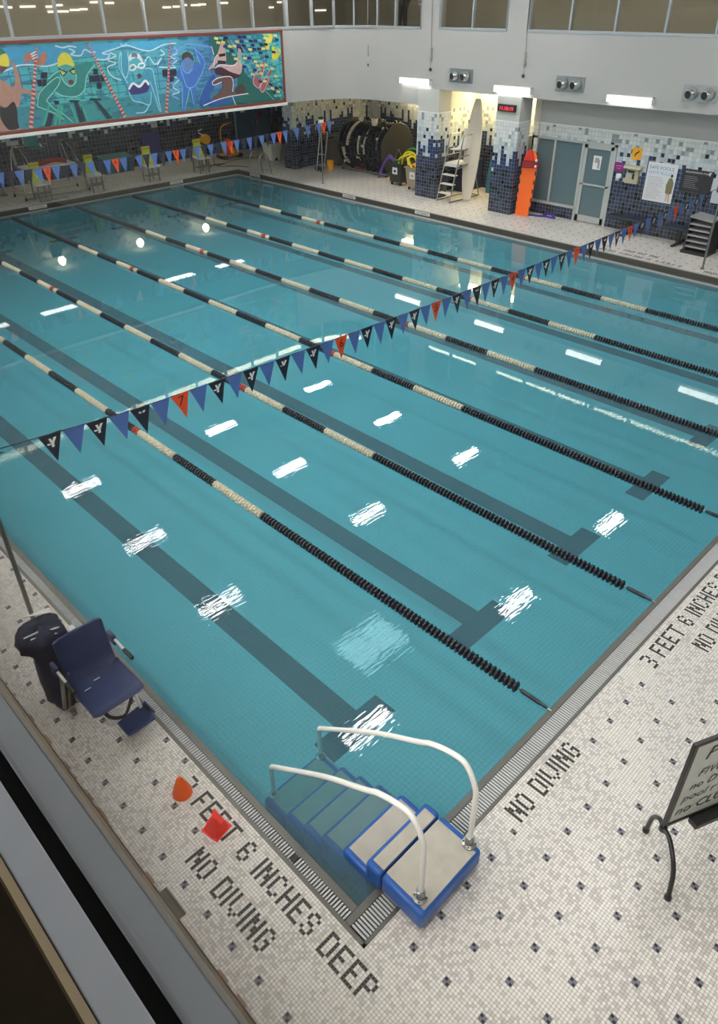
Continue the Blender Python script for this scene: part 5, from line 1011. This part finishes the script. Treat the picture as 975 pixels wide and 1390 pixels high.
# ------------------------------------------------------------------ person behind the upper window
def skin_body(name, pts, edges, radii, m, parent, sub=2):
    me = bpy.data.meshes.new(name); me.from_pydata(pts, edges, []); me.materials.append(m); o = bpy.data.objects.new(name, me); C.objects.link(o); o.parent = parent
    sk = o.modifiers.new('skin', 'SKIN'); sk.use_smooth_shade = True; ly = me.skin_vertices[0].data
    for i, r in enumerate(radii): ly[i].radius = r if isinstance(r, tuple) else (r, r)
    ly[0].use_root = True; sb = o.modifiers.new('sub', 'SUBSURF'); sb.levels = sb.render_levels = sub; return o
t = thing('person', 'person in grey top and black trousers standing behind the upper gallery window, hands near face', 'person', (18.25, 16.45, GFL), PI)
SK = mat('skin', srgb(170, 125, 105), .55)
J = [(0, 0, .95), (0, .0, 1.18), (0, 0, 1.40), (.0, 0, 1.50), (.02, 0, 1.58), (.03, 0, 1.72), (0, .19, 1.42), (.10, .24, 1.17), (.24, .12, 1.36), (0, -.19, 1.42), (.10, -.24, 1.17), (.24, -.12, 1.36), (0, .10, .90), (.02, .11, .50), (0, .12, .09), (.14, .13, .04), (0, -.10, .90), (.0, -.12, .50), (-.02, -.13, .09), (.12, -.15, .04)]
E_ = [(0, 1), (1, 2), (2, 3), (3, 4), (4, 5), (2, 6), (6, 7), (7, 8), (2, 9), (9, 10), (10, 11), (0, 12), (12, 13), (13, 14), (14, 15), (0, 16), (16, 17), (17, 18), (18, 19)]
Rr = [.14, .12, .14, .055, .075, .085, .055, .04, .03, .055, .04, .03, .085, .06, .04, .035, .085, .06, .04, .035]
skin_body('body', J, E_, Rr, SK, t)
skin_body('shirt', [J[0], J[1], J[2], J[6], J[7], J[9], J[10]], [(0, 1), (1, 2), (2, 3), (3, 4), (2, 5), (5, 6)], [.155, .145, .155, .075, .06, .075, .06], mat('grey_shirt', (.16, .17, .18), .8), t)
skin_body('trousers', [J[0]]+J[12:15]+J[16:19], [(0, 1), (1, 2), (2, 3), (0, 4), (4, 5), (5, 6)], [.16, .105, .08, .062, .105, .08, .062], mat('black_trousers', (.012, .012, .014), .8), t)
hr_ = MB().lathe([(.001, .10), (.07, .08), (.10, .02), (.10, -.05), (.07, -.09)], (.0, 0, 1.70), 16).build('hair', mat('dark_hair', (.02, .015, .012), .7), t, False)
MB().lathe([(.001, .02), (.012, .01), (.014, 0), (.012, -.012)], (.115, 0, 1.66), 8, (1, 0, 0)).build('nose', SK, t, False)
for s in (-1, 1):
    MB().lathe([(.001, .006), (.010, .004), (.012, 0)], (.098, .032*s, 1.70), 8, (1, 0, 0)).build('eye', TEXTB, t, False); MB().lathe([(.001, .012), (.02, .008), (.025, 0)], (.02, .095*s, 1.68), 8, (0, s, 0)).build('ear', SK, t, False)
    hd = MB().lathe([(.02, -.02), (.042, .02), (.045, .06), (.03, .09)], (.25, .115*s, 1.37), 8, (.3, -.2*s, 1)).build('hand', SK, t, False)
    for f_ in range(4): MB().tube([(.262+.004*f_, (.145-.022*f_)*s, 1.45), (.29, (.14-.022*f_)*s, 1.48+.01*(f_ in (1, 2))), (.31, (.13-.020*f_)*s, 1.46)], [.009, .008, .006], 6).build('finger', SK, hd, False)
    MB().tube([(.26, .09*s, 1.42), (.28, .065*s, 1.45), (.30, .06*s, 1.47)], [.011, .010, .007], 6).build('thumb', SK, hd, False)
    MB().box(-.05, .16, .08*s if s > 0 else -.18, .18 if s > 0 else -.08, 0, .08).build('shoe', BLACK, t, False, bevel=.02)
MB().box(.30, .312, -.08, .08, 1.42, 1.53).build('held_phone', BLACK, t, False, bevel=.004)
t = thing('wall_frame', 'small white framed notice on the beige gallery wall beside the person', 'picture', (21.25, 18.2, 5.9)); MB().box(0, .04, -.25, .25, -.4, .4).build('frame', WHITEP, t, False, bevel=.01); MB().box(-.006, 0, -.2, .2, -.34, .34).build('sheet', BEIGE, t, False)
sc = bpy.context.scene
sc.view_settings.view_transform = 'Standard'; sc.view_settings.look = 'None'; sc.view_settings.gamma = 1; sc.view_settings.use_curve_mapping = False
sc.view_settings.exposure = 0
w_ = bpy.data.worlds.new('world'); sc.world = w_; w_.use_nodes = True; w_.node_tree.nodes['Background'].inputs[0].default_value = (.5, .55, .6, 1); w_.node_tree.nodes['Background'].inputs[1].default_value = .0
sc.cycles.use_denoising = True; sc.cycles.max_bounces = 8; sc.cycles.transparent_max_bounces = 16; sc.cycles.diffuse_bounces = 4; sc.cycles.glossy_bounces = 3
sc.cycles.caustics_reflective = False; sc.cycles.caustics_refractive = False; sc.cycles.sample_clamp_indirect = 6
